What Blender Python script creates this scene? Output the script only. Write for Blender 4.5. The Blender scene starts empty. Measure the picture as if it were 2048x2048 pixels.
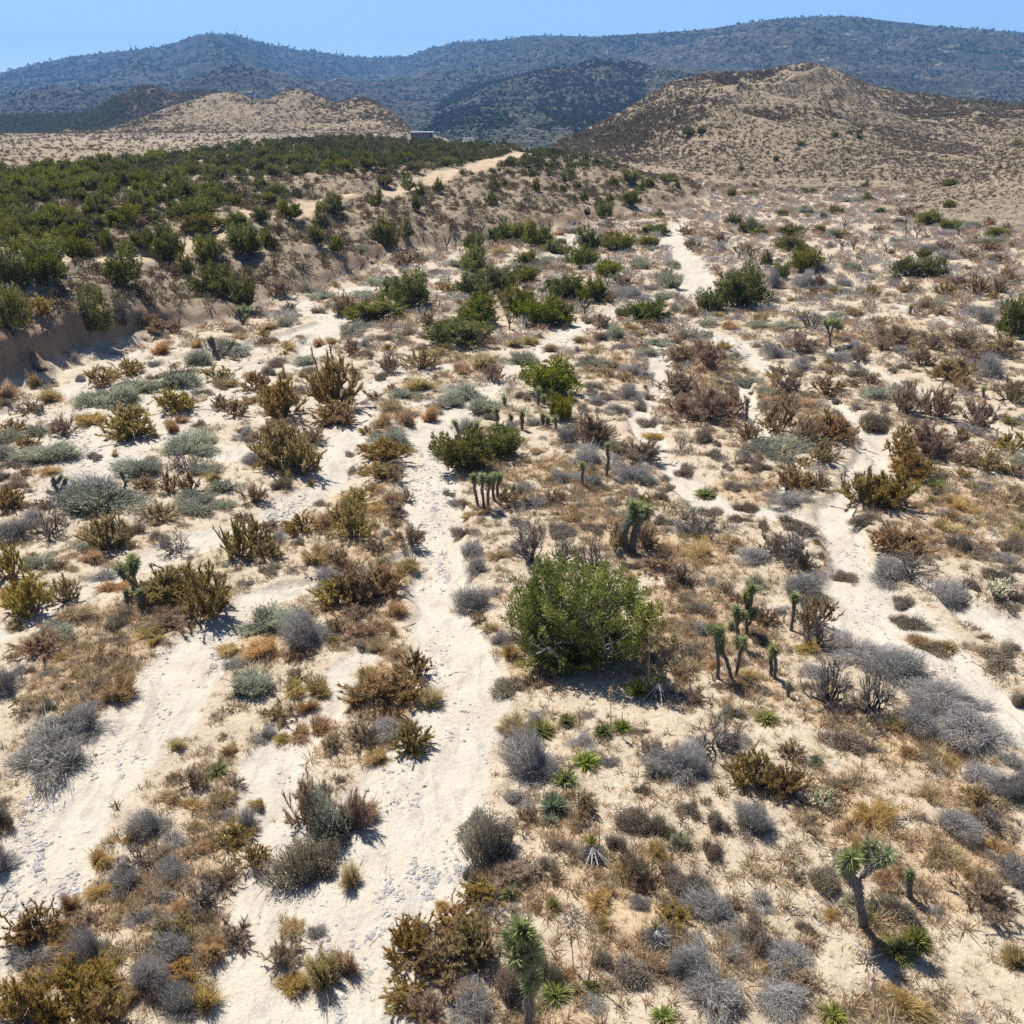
import bpy, math, random
import numpy as np
from mathutils import Vector

# ------------------------------------------------------------------ camera, sky, sun, exposure
SC = bpy.context.scene
COL = SC.collection
CAM_Z, PITCH, FOV = 15.0, 23.0, 55.0
cd = bpy.data.cameras.new("drone_camera")
cd.sensor_fit = 'HORIZONTAL'
cd.angle = math.radians(FOV)
cd.clip_start, cd.clip_end = 0.5, 30000.0
cam = bpy.data.objects.new("drone_camera", cd)
cam.location = (0, 0, CAM_Z)
cam.rotation_euler = (math.radians(90 - PITCH), 0, 0)
COL.objects.link(cam)
SC.camera = cam

SUN_AZ, SUN_EL = -38.0, 56.0            # degrees clockwise from +Y, degrees above the horizon
world = bpy.data.worlds.new("World")
SC.world = world
world.use_nodes = True
nt = world.node_tree
nt.nodes.clear()
sky = nt.nodes.new('ShaderNodeTexSky')
sky.sky_type = 'NISHITA'
sky.sun_disc = False
sky.sun_elevation = math.radians(SUN_EL)
sky.sun_rotation = math.radians(SUN_AZ % 360)
sky.altitude = 4500
sky.air_density = 1.0
sky.dust_density = 0.0
sky.ozone_density = 4.0
bg = nt.nodes.new('ShaderNodeBackground')
bg.inputs['Strength'].default_value = 0.090
wo = nt.nodes.new('ShaderNodeOutputWorld')
nt.links.new(sky.outputs[0], bg.inputs['Color'])
nt.links.new(bg.outputs[0], wo.inputs['Surface'])

sl = bpy.data.lights.new("sun", 'SUN')
sl.energy = 5.0
sl.angle = math.radians(0.53)
sl.color = (1.0, 0.955, 0.88)
sun = bpy.data.objects.new("sun", sl)
a, e = math.radians(SUN_AZ), math.radians(SUN_EL)
SUN_DIR = Vector((math.sin(a) * math.cos(e), math.cos(a) * math.cos(e), math.sin(e)))
sun.rotation_euler = SUN_DIR.to_track_quat('Z', 'Y').to_euler()
sun.location = (0, 0, 60)
COL.objects.link(sun)

SC.view_settings.view_transform = 'Standard'
SC.view_settings.look = 'None'
SC.view_settings.exposure = 0.78
SC.view_settings.gamma = 1.0
SC.render.engine = 'CYCLES'
SC.cycles.max_bounces = 5
SC.cycles.diffuse_bounces = 3
SC.cycles.transparent_max_bounces = 4
SC.cycles.volume_bounces = 0
SC.cycles.use_denoising = False
SC.cycles.use_adaptive_sampling = True

# ------------------------------------------------------------------ sight lines of the photograph (2048 px frame)
FPX = 1024.0 / math.tan(math.radians(FOV / 2))
SP, CP = math.sin(math.radians(PITCH)), math.cos(math.radians(PITCH))


def ray(u, v):
    xn = (np.asarray(u, float) - 1024) / FPX
    yn = (1024 - np.asarray(v, float)) / FPX
    return xn, CP + yn * SP, -SP + yn * CP


def project(x, y, z):
    dz = z - CAM_Z
    depth = y * CP - dz * SP
    up = y * SP + dz * CP
    return 1024 + FPX * x / depth, 1024 - FPX * up / depth, depth


def on_plane(u, v, z=0.0):
    dx, dy, dz = ray(u, v)
    t = (z - CAM_Z) / dz
    return dx * t, dy * t


# ------------------------------------------------------------------ noise
def _hash(ix, iy, seed):
    h = (ix.astype(np.int64) * 374761393 + iy.astype(np.int64) * 668265263 + seed * 1442695041) & 0xFFFFFFFF
    h = ((h ^ (h >> 13)) * 1274126177) & 0xFFFFFFFF
    h = h ^ (h >> 16)
    return (h & 0xFFFFFF) / float(0xFFFFFF)


def vnoise(x, y, seed=0):
    x = np.asarray(x, float); y = np.asarray(y, float)
    ix, iy = np.floor(x), np.floor(y)
    fx, fy = x - ix, y - iy
    fx = fx * fx * fx * (fx * (fx * 6 - 15) + 10)
    fy = fy * fy * fy * (fy * (fy * 6 - 15) + 10)
    a00, a10 = _hash(ix, iy, seed), _hash(ix + 1, iy, seed)
    a01, a11 = _hash(ix, iy + 1, seed), _hash(ix + 1, iy + 1, seed)
    return (a00 * (1 - fx) + a10 * fx) * (1 - fy) + (a01 * (1 - fx) + a11 * fx) * fy


def fbm(x, y, seed=0, octs=4, gain=0.5):
    s = np.zeros(np.broadcast(np.asarray(x, float), np.asarray(y, float)).shape); amp = 1.0; tot = 0
    for i in range(octs):
        s = s + amp * vnoise(x * 2 ** i + 17.3 * i, y * 2 ** i - 9.1 * i, seed + i)
        tot += amp; amp *= gain
    return s / tot


def ridged(x, y, seed=0, octs=4, gain=0.5):
    s = np.zeros(np.broadcast(np.asarray(x, float), np.asarray(y, float)).shape); amp = 1.0; tot = 0
    for i in range(octs):
        n = 1 - np.abs(2 * vnoise(x * 2 ** i + 5.7 * i, y * 2 ** i + 3.1 * i, seed + i) - 1)
        s = s + amp * n * n
        tot += amp; amp *= gain
    return s / tot


def sstep(a, b, x):
    t = np.clip((x - a) / (b - a), 0, 1)
    return t * t * (3 - 2 * t)


# ------------------------------------------------------------------ lie of the land
TOE_PX = [(-900, 1300), (-420, 960), (-150, 850), (0, 797), (130, 748), (250, 702), (430, 665), (560, 618), (640, 588), (720, 546),
          (790, 512), (880, 498), (960, 487), (1090, 464), (1190, 450), (1260, 434), (1340, 414), (1400, 396), (1436, 383)]
TOE = [tuple(float(c) for c in on_plane(u, v)) for u, v in TOE_PX]
TOE += [(33, 185), (24, 205), (16, 232), (8, 262), (-10, 330), (-60, 430), (-300, 800)]
TOE_CUT = [1.8, 2.2, 2.3, 2.3, 2.2, 2.0, .6, .15, .25, .9, 1.1, .35, .2, 1.0, .9, .2, .1, .1, .1, .1, .1, .1, .1, .1, .1, .1]


def seg_dist(x, y, pts, vals=None):
    """distance to a polyline, which side of it (+ is left of travel turned over: the bank side), value interpolated along it"""
    best = np.full(x.shape, 1e18); side = np.zeros(x.shape); val = np.zeros(x.shape)
    for i in range(len(pts) - 1):
        (x0, y0), (x1, y1) = pts[i], pts[i + 1]
        dx, dy = x1 - x0, y1 - y0
        L2 = dx * dx + dy * dy
        t = np.clip(((x - x0) * dx + (y - y0) * dy) / L2, 0, 1)
        d2 = (x - x0 - t * dx) ** 2 + (y - y0 - t * dy) ** 2
        m = d2 < best
        best = np.where(m, d2, best)
        side = np.where(m, dx * (y - y0) - dy * (x - x0), side)
        if vals is not None:
            val = np.where(m, vals[i] * (1 - t) + vals[i + 1] * t, val)
    return np.sqrt(best), side, val


def bank_s(x, y):
    wob = (fbm(x * 0.09, y * 0.09, 31, 3) - 0.5) * 7.0 * sstep(15, 60, np.hypot(x, y)) + (fbm(x * 0.45, y * 0.45, 33, 4) - 0.5) * 3.4
    d, side, cut = seg_dist(x, y, TOE, TOE_CUT)
    s = np.where(side > 0, d, -d)
    return s + wob * sstep(-10, 3, s), cut


def base_height(x, y):
    x = np.asarray(x, float); y = np.asarray(y, float)
    s, cut = bank_s(x, y)
    rise = np.clip(s / 25.0, 0, 1)
    gul = 1 - 0.45 * ridged(x * 0.075 + y * 0.03, y * 0.05 - x * .02, 41, 3) * np.sin(np.pi * np.clip(s / 30, 0, 1))
    slope = (1 - (1 - rise) ** 1.7) * (5.5 - 0.6 * cut) * gul
    face = cut * (.75 + .5 * fbm(x * .7, y * .7, 45, 3)) * (0.75 * sstep(0.5, 1.15, s) + 0.25 * sstep(-1.2, 0.5, s))
    plateau = np.clip(s - 27, 0, 400) * 0.0012
    h = np.where(s > -2, slope + face + plateau, 0.0)
    h = h + (fbm(x * 0.02, y * 0.02, 7, 3) - 0.5) * 0.9 * sstep(40, 150, np.hypot(x, y))
    h = h + (fbm(x * 0.16, y * 0.16, 9, 3) - 0.5) * 0.28
    bk = np.clip(s / 6, 0, 1) * np.clip((34 - s) / 8, 0, 1)
    h = h + bk * ((fbm(x * .22, y * .22, 47, 4) - .5) * 1.3 + (ridged(x * .35, y * .35, 49, 3) - .5) * .45)
    # the valley floor lifts gently towards the hills
    h = h + sstep(140, 260, y) * 1.0 * (s < 0)
    # behind the bench the ground falls away into the canyon in front of the mountains
    h = h - 25.0 * sstep(275, 480, y)
    return h


# light sandy runs: chains of (u, v, half width) in the 1932 px view of the photograph
RUNS = [
    [(590, 2060, 150), (650, 1932, 120), (755, 1760, 105), (845, 1520, 80), (865, 1360, 66), (850, 1220, 58), (835, 1100, 55), (828, 1000, 46),
     (815, 920, 38), (806, 850, 36), (835, 795, 36), (900, 742, 26), (965, 700, 24), (1062, 640, 22), (1112, 612, 18), (1175, 580, 14), (1250, 562, 14),
     (1312, 545, 24), (1302, 500, 22), (1262, 452, 16), (1295, 418, 9)],
    [(822, 795, 26), (700, 792, 16), (632, 838, 26), (608, 918, 38), (490, 985, 28), (350, 1030, 34), (200, 1092, 28), (100, 1150, 22), (-40, 1210, 30)],
    [(790, 1040, 26), (640, 1090, 22), (470, 1130, 30), (405, 1185, 40), (300, 1340, 66), (200, 1450, 76), (110, 1570, 80), (20, 1690, 80), (-120, 1820, 90)],
    [(690, 1240, 26), (600, 1330, 34), (500, 1450, 44), (530, 1560, 40), (510, 1680, 44), (480, 1800, 52), (430, 1932, 60)],
    [(850, 1400, 60), (700, 1520, 50), (610, 1700, 44), (560, 1760, 50)],
    [(640, 1080, 18), (560, 1110, 22), (470, 1140, 26)],
    [(-60, 812, 20), (60, 768, 17), (130, 735, 15), (250, 692, 12), (400, 665, 11), (520, 640, 13), (640, 605, 15), (560, 575, 22), (640, 556, 14), (760, 530, 16), (850, 512, 13), (960, 505, 10)],
    [(640, 605, 14), (560, 690, 22), (480, 690, 18), (350, 740, 26), (200, 800, 32), (60, 850, 30)],
    [(480, 690, 20), (420, 770, 34), (250, 820, 40), (160, 900, 44), (110, 940, 30)],
    [(330, 830, 26), (440, 860, 24), (600, 800, 22), (700, 730, 18), (760, 700, 18), (880, 690, 16)],
    [(900, 742, 18), (780, 760, 18), (660, 780, 18)],
    [(2010, 1400, 60), (1900, 1340, 54), (1760, 1240, 70), (1650, 1140, 68), (1595, 1040, 50), (1572, 965, 40), (1640, 882, 30), (1665, 830, 24), (1610, 790, 16), (1560, 745, 10),
     (1480, 720, 10), (1428, 678, 20), (1385, 650, 16), (1300, 610, 10)],
    [(2000, 1210, 60), (1850, 1160, 40), (1790, 1115, 26), (1720, 1090, 20)],
    [(1590, 1000, 26), (1470, 965, 22), (1350, 955, 24), (1292, 905, 26), (1250, 862, 18), (1205, 782, 16), (1250, 722, 14), (1240, 650, 10)],
    [(1460, 975, 14), (1500, 880, 12), (1430, 800, 10), (1400, 720, 12)],
    [(1310, 548, 26), (1400, 575, 12), (1520, 590, 10), (1660, 600, 9)],
    [(1080, 455, 22), (1120, 432, 8), (1060, 480, 14), (900, 520, 10), (820, 530, 12)],
    [(1932, 640, 9), (1800, 610, 9), (1700, 580, 8)],
    [(1932, 830, 10), (1800, 760, 12), (1650, 700, 10), (1560, 660, 9)],
]


def runs_world():
    out = []
    for run in RUNS:
        pts, ws = [], []
        for u, v, w in run:
            u, v, w = u * 1.06, v * 1.06, w * 1.06
            x, y = on_plane(u, v)
            dep = y * CP + CAM_Z * SP
            pts.append((float(x), float(y))); ws.append(w * dep / FPX * 1.28)
        out.append((pts, ws))
    return out


RUNS_W = runs_world()


def run_mask(x, y):
    m = np.zeros(x.shape)
    wob = (fbm(x * 0.22, y * 0.22, 3, 4) - 0.5) * 1.5
    for pts, ws in RUNS_W:
        d, _, w = seg_dist(x, y, pts, ws)
        m = np.maximum(m, 1 - sstep(0.45, 1.5, d / np.maximum(w, .05) + wob))
    return m


ROAD_PX = [[(-40, 520), (60, 505), (110, 494), (190, 482), (260, 470), (330, 456), (420, 436), (480, 421), (510, 414), (560, 403), (610, 393), (655, 382), (740, 372), (800, 366), (890, 346),
            (940, 340), (985, 329), (1030, 317), (1052, 309), (1012, 301), (965, 294), (935, 286), (905, 279)], [(1012, 301), (985, 296), (940, 292), (912, 284)]]
ROAD_W = []
for run in ROAD_PX:
    ROAD_W.append([tuple(float(c) for c in on_plane(u, v, 5.0)) for u, v in run])


def road_mask(x, y):
    m = np.zeros(x.shape)
    for i, pts in enumerate(ROAD_W):
        d, _, _ = seg_dist(x, y, pts)
        m = np.maximum(m, 1 - sstep(1.2, 2.3, d + (vnoise(x * .4, y * .4, 91) - .5) * .8))
    return m


# ochre grass mats: (u, v, half width, half height) in the 1932 px view
MATS = [(370, 1600, 120, 150), (330, 1780, 130, 120), (250, 1700, 90, 90), (110, 1800, 70, 80), (180, 1270, 110, 80), (150, 1370, 60, 60), (660, 980, 90, 70), (690, 1090, 80, 70),
        (720, 1290, 80, 120), (730, 1370, 70, 60), (540, 1200, 130, 45), (320, 1150, 120, 50), (570, 1370, 80, 60), (590, 1820, 80, 60), (910, 1770, 130, 90), (1000, 1690, 90, 60),
        (1010, 1260, 60, 60), (1110, 950, 100, 90), (930, 880, 70, 50), (1080, 890, 90, 40), (1160, 1000, 110, 60), (1260, 1240, 130, 90), (1350, 1170, 120, 90), (1420, 1300, 110, 60),
        (1560, 1340, 90, 60), (1700, 1400, 140, 50), (1600, 1560, 110, 60), (1750, 1640, 110, 100), (1850, 1560, 60, 100), (1680, 1750, 60, 60), (1400, 1800, 110, 90),
        (1150, 1660, 120, 70), (1060, 1560, 60, 40), (1250, 1760, 130, 70), (1680, 1920, 90, 60), (1560, 1480, 90, 40), (1300, 1040, 120, 60), (1420, 920, 80, 40), (1850, 960, 130, 60),
        (1780, 1020, 90, 50), (1640, 920, 60, 40), (760, 790, 60, 40), (860, 690, 60, 30), (1500, 760, 120, 40), (1330, 700, 80, 40), (1150, 690, 80, 30), (1700, 640, 120, 40), (1650, 840, 60, 40),
        (660, 1150, 80, 60), (1000, 1930, 150, 60), (1450, 1650, 80, 40), (1880, 1340, 40, 30)]
MATS_W = []
for u, v, a_, b_ in MATS:
    x_, y_ = on_plane(u * 1.06, v * 1.06)
    dep_ = y_ * CP + CAM_Z * SP
    dd_ = math.hypot(y_, CAM_Z)
    MATS_W.append((float(x_), float(y_), a_ * 1.06 * dep_ / FPX, b_ * 1.06 * dep_ / FPX / (CAM_Z / dd_)))


def straw_mask(x, y):
    m = np.zeros(x.shape)
    wob = (fbm(x * 0.4, y * 0.4, 13, 4) - 0.5) * 1.7
    for cx, cy, ra, rb in MATS_W:
        d = np.sqrt(((x - cx) / ra) ** 2 + ((y - cy) / rb) ** 2)
        m = np.maximum(m, 1 - sstep(0.45, 1.25, d + wob))
    return m


def height(x, y):
    x = np.asarray(x, float); y = np.asarray(y, float)
    h = base_height(x, y)
    near = np.hypot(x, y) < 190
    if near.any():
        xx, yy = x[near], y[near]
        m = run_mask(xx, yy)
        d = (0.05 + .17 * sstep(.55, .75, vnoise(xx * .06, yy * .06, 19))) * sstep(0.12, 0.70, m) + 0.07 * (fbm(xx * 1.3, yy * 1.3, 21, 2) - .5) * m
        hh = h[near]; s, _ = bank_s(xx, yy)
        h[near] = hh - d * (s < 1.0) + (fbm(xx * 0.9, yy * 0.9, 23, 3) - 0.5) * 0.16 * (1 - m)
    return h


# ------------------------------------------------------------------ hills and mountains as ridges seen from the valley
def z_of(v, Y):
    yn = (1024 - np.asarray(v, float)) / FPX
    return CAM_Z + Y * (-SP + yn * CP) / (CP + yn * SP)


def u_of(x, y):
    return 1024 + FPX * (CP + SP * 0.4245) * x / np.maximum(y, 1.0)


class Ridge:
    def __init__(s, sil, dist, foot, back, zfoot, amp, scale, seed, power=1.15, spur=0.35, drop=None):
        s.drop = drop
        s.su, s.sv = np.array([p[0] for p in sil], float), np.array([p[1] for p in sil], float)
        s.dist, s.foot, s.back, s.zfoot, s.amp, s.scale, s.seed, s.power, s.spur = dist, foot, back, zfoot, amp, scale, seed, power, spur

    def D(s, u):
        return np.interp(u, [p[0] for p in s.dist], [p[1] for p in s.dist])

    def F(s, u):
        return np.interp(u, [p[0] for p in s.foot], [p[1] for p in s.foot])

    def h(s, x, y):
        x = np.asarray(x, float); y = np.asarray(y, float)
        u = u_of(x, y)
        D, F = s.D(u), s.F(u)
        zc = z_of(np.interp(u, s.su, s.sv), D)
        t = (y - F) / (D - F)
        wx, wy = x / s.scale, y / s.scale
        sp = ridged(wx + .35 * wy, wy * .45 - .2 * wx, s.seed, 4) - 0.42
        tt = np.clip(t + s.spur * sp * np.clip(t * (1 - t) * 4, 0, 1), 0, 1.0)
        up = tt ** s.power
        front = s.zfoot + (zc - s.zfoot) * up + s.amp * (ridged(wx * 2.1, wy * 1.3, s.seed + 9, 5, .55) - .45) * np.sin(np.pi * np.clip(t, 0, 1)) ** .7 * np.clip(y / D, 0, 1) ** 3.2 * (zc - s.zfoot) / np.max(z_of(s.sv, 1.0) * 0 + zc.max() - s.zfoot)
        lim = CAM_Z + (zc - CAM_Z) * y / D - .0015 * (D - y)
        front = np.where(y < D, np.minimum(front, lim), front)
        back = zc - (np.maximum(zc - s.zfoot, 0) + 34) * np.clip((y - D) / s.back, 0, 1.2)
        z = np.where(y <= D, front, back)
        if s.drop:
            z = z - 32 * sstep(s.drop[0], s.drop[1], u)
        return np.where(t < 0, s.zfoot - (32 * sstep(s.drop[0], s.drop[1], u) if s.drop else 0) - .12 * np.clip(F - y, 0, 60), z)


R_HILL = Ridge([(900, 420), (1040, 330), (1110, 289), (1150, 268), (1190, 250), (1240, 225), (1290, 195), (1350, 160), (1420, 146), (1490, 146), (1560, 133), (1605, 125), (1640, 131), (1690, 150),
                (1740, 172), (1800, 185), (1860, 190), (1950, 200), (2048, 208), (2300, 225), (2800, 240)],
               [(1040, 285), (1300, 380), (1600, 430), (2100, 440)], [(1040, 262), (1110, 255), (1330, 215), (1450, 188), (1700, 182), (2048, 168), (2400, 150)], 260, 1.2, 13.0, 52.0, 101, .95, .7, (1112, 1052))
R_SPUR = Ridge([(1690, 470), (1745, 425), (1790, 392), (1850, 352), (1900, 327), (1980, 300), (2048, 276), (2300, 200), (2700, 150)], [(1700, 190), (2048, 235), (2500, 250)],
               [(1690, 150), (1790, 146), (2048, 122), (2400, 105)], 90, 0.6, 1.6, 26.0, 131, .9, .2)
T_HILL = Ridge([(-900, 300), (-300, 290), (-60, 285), (0, 281), (105, 268), (123, 256), (145, 262), (203, 259), (275, 235), (326, 217), (362, 206), (424, 188), (464, 183), (507, 197), (536, 199),
                (565, 183), (600, 176), (623, 187), (674, 206), (692, 201), (720, 192), (745, 203), (770, 217), (800, 239), (832, 266), (860, 300), (1000, 340)],
               [(-300, 560), (200, 560), (450, 600), (720, 520), (860, 430)], [(-300, 250), (200, 300), (640, 370), (860, 330)], 160, 3.2, 9.0, 38.0, 151, 1.7, .55, (812, 846))
D_HILL = Ridge([(-700, 240), (-200, 236), (0, 232), (150, 230), (185, 222), (235, 196), (275, 176), (300, 169), (330, 180), (350, 189), (380, 186), (420, 181), (440, 186), (470, 205), (520, 250), (700, 300)],
               [(0, 900), (300, 800), (700, 800)], [(0, 640), (300, 640), (700, 640)], 200, -18.0, 5.0, 70.0, 171, 1.1, .3)
M_FAR = Ridge([(-1600, 230), (-600, 190), (-100, 163), (0, 148), (60, 133), (160, 112), (240, 104), (340, 93), (400, 73), (430, 67), (470, 69), (540, 87), (600, 99), (700, 113), (760, 116), (820, 112), (860, 97),
               (920, 84), (1000, 80), (1060, 71), (1130, 71), (1220, 76), (1500, 90)], [(-600, 3300), (500, 3400), (760, 4000), (1000, 3700), (1500, 3700)],
              [(-600, 900), (300, 900), (760, 750), (1000, 900)], 1500, -19.0, 190.0, 620.0, 201, 1.3, .6)
M_NEAR = Ridge([(690, 290), (780, 262), (850, 215), (900, 178), (960, 140), (1020, 118), (1080, 98), (1150, 76), (1250, 69), (1350, 63), (1420, 56), (1480, 46), (1560, 36), (1620, 33), (1690, 33), (1760, 42),
                (1850, 52), (1950, 60), (2048, 68), (2400, 80), (3200, 120)], [(690, 1500), (900, 2000), (1150, 2500), (1600, 2500), (2100, 2400)],
               [(690, 620), (900, 560), (2100, 560)], 1300, -17.0, 130.0, 430.0, 231, 1.45, .42)
HILLS = [R_HILL, R_SPUR, T_HILL, D_HILL]
FARS = [M_FAR, M_NEAR]


def ground_z(x, y):
    """whatever surface is on top here: land or one of the near hills"""
    x = np.asarray(x, float); y = np.asarray(y, float)
    z = base_height(x, y)
    far = y > 100
    if far.any():
        xx, yy = x[far], y[far]; zz = z[far]
        for r in HILLS:
            zz = np.maximum(zz, r.h(xx, yy))
        z[far] = zz
    return z


_T = np.geomspace(9.0, 900.0, 900)


def hit(u, v):
    """where the sight lines through these pixels meet the land"""
    u = np.atleast_1d(np.asarray(u, float)); v = np.atleast_1d(np.asarray(v, float))
    X = np.zeros(len(u)); Y = np.zeros(len(u))
    for i0 in range(0, len(u), 200):
        dx, dy, dz = ray(u[i0:i0 + 200], v[i0:i0 + 200])
        x, y, z = dx[:, None] * _T, dy[:, None] * _T, CAM_Z + dz[:, None] * _T
        below = z < ground_z(x, y)
        k = np.argmax(below, 1); k = np.where(below.any(1), k, len(_T) - 1); k = np.maximum(k, 1)
        lo, hi = _T[k - 1], _T[k]
        for _ in range(12):
            mid = (lo + hi) / 2
            b = CAM_Z + dz * mid < ground_z(dx * mid, dy * mid)
            hi = np.where(b, mid, hi); lo = np.where(b, lo, mid)
        X[i0:i0 + 200] = dx * hi; Y[i0:i0 + 200] = dy * hi
    return X, Y


# ------------------------------------------------------------------ mesh and material helpers
def mesh(name, V, F, mats, mat_idx=None, attrs=None, smooth=False):
    """V (n,3); F (m,3) triangles or (m,4) quads"""
    V = np.asarray(V, np.float32); F = np.asarray(F, np.int32)
    k = F.shape[1]
    me = bpy.data.meshes.new(name)
    me.vertices.add(len(V)); me.vertices.foreach_set("co", V.ravel())
    me.loops.add(F.size); me.loops.foreach_set("vertex_index", F.ravel())
    me.polygons.add(len(F))
    me.polygons.foreach_set("loop_start", np.arange(0, F.size, k, dtype=np.int32))
    me.polygons.foreach_set("loop_total", np.full(len(F), k, np.int32))
    if mat_idx is not None:
        me.polygons.foreach_set("material_index", np.asarray(mat_idx, np.int32))
    me.polygons.foreach_set("use_smooth", np.full(len(F), bool(smooth)))
    for m in (mats if isinstance(mats, (list, tuple)) else [mats]):
        me.materials.append(m)
    for k_, vals in (attrs or {}).items():
        at = me.attributes.new(k_, 'FLOAT', 'POINT')
        at.data.foreach_set("value", np.asarray(vals, np.float32))
    me.update(calc_edges=True)
    me.validate(verbose=False)
    return me


def link(name, data, parent=None, **props):
    o = bpy.data.objects.new(name, data)
    COL.objects.link(o)
    if parent is not None:
        o.parent = parent
    for k, v in props.items():
        if v is not None:
            o[k] = v
    return o


class NT:
    def __init__(s, name):
        s.m = bpy.data.materials.new(name); s.m.use_nodes = True
        s.t = s.m.node_tree; s.t.nodes.clear()
        s.out = s.t.nodes.new('ShaderNodeOutputMaterial')

    def n(s, typ, **kw):
        nd = s.t.nodes.new(typ)
        for k, v in kw.items():
            if k.startswith('i_'):
                nd.inputs[k[2:].replace('_', ' ')].default_value = v
            else:
                setattr(nd, k, v)
        return nd

    def l(s, a, b):
        s.t.links.new(a, b)

    def noise(s, vec, scale, detail=4.0, rough=0.55, dist=0.0):
        n = s.n('ShaderNodeTexNoise', i_Scale=scale, i_Detail=detail, i_Roughness=rough, i_Distortion=dist)
        s.l(vec, n.inputs['Vector'])
        return n.outputs[0]

    def ramp(s, fac, stops):
        r = s.n('ShaderNodeValToRGB')
        el = r.color_ramp.elements
        while len(el) < len(stops):
            el.new(0.5)
        for e_, (p, c) in zip(el, stops):
            e_.position = p; e_.color = (c[0], c[1], c[2], 1) if len(c) == 3 else c
        s.l(fac, r.inputs[0])
        return r.outputs[0]

    def mix(s, fac, a_, b_):
        m = s.n('ShaderNodeMix', data_type='RGBA')
        for i, q in ((0, fac), (6, a_), (7, b_)):
            if hasattr(q, 'default_value'):
                s.l(q, m.inputs[i])
            else:
                m.inputs[i].default_value = q if i == 0 else (q[0], q[1], q[2], 1)
        return m.outputs[2]

    def math(s, op, a_, b_=0.0, c_=0.0):
        m = s.n('ShaderNodeMath', operation=op)
        for i, q in enumerate((a_, b_, c_)):
            if hasattr(q, 'default_value'):
                s.l(q, m.inputs[i])
            else:
                m.inputs[i].default_value = q
        return m.outputs[0]

    def rng(s, v, a0, a1, b0, b1):
        m = s.n('ShaderNodeMapRange', i_From_Min=a0, i_From_Max=a1, i_To_Min=b0, i_To_Max=b1)
        m.interpolation_type = 'SMOOTHSTEP'
        s.l(v, m.inputs[0])
        return m.outputs[0]

    def attr(s, name):
        return s.n('ShaderNodeAttribute', attribute_name=name).outputs['Fac']

    def surface(s, col, rough=0.9, bump=None, strength=0.3, dist=0.05, spec=0.2):
        p = s.n('ShaderNodeBsdfPrincipled')
        p.inputs['Roughness'].default_value = rough
        p.inputs['Specular IOR Level'].default_value = spec
        if hasattr(col, 'default_value'):
            s.l(col, p.inputs['Base Color'])
        else:
            p.inputs['Base Color'].default_value = (*col, 1)
        if bump is not None:
            b = s.n('ShaderNodeBump', i_Strength=strength, i_Distance=dist)
            s.l(bump, b.inputs['Height']); s.l(b.outputs[0], p.inputs['Normal'])
        s.l(p.outputs[0], s.out.inputs['Surface'])
        return s.m


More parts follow.
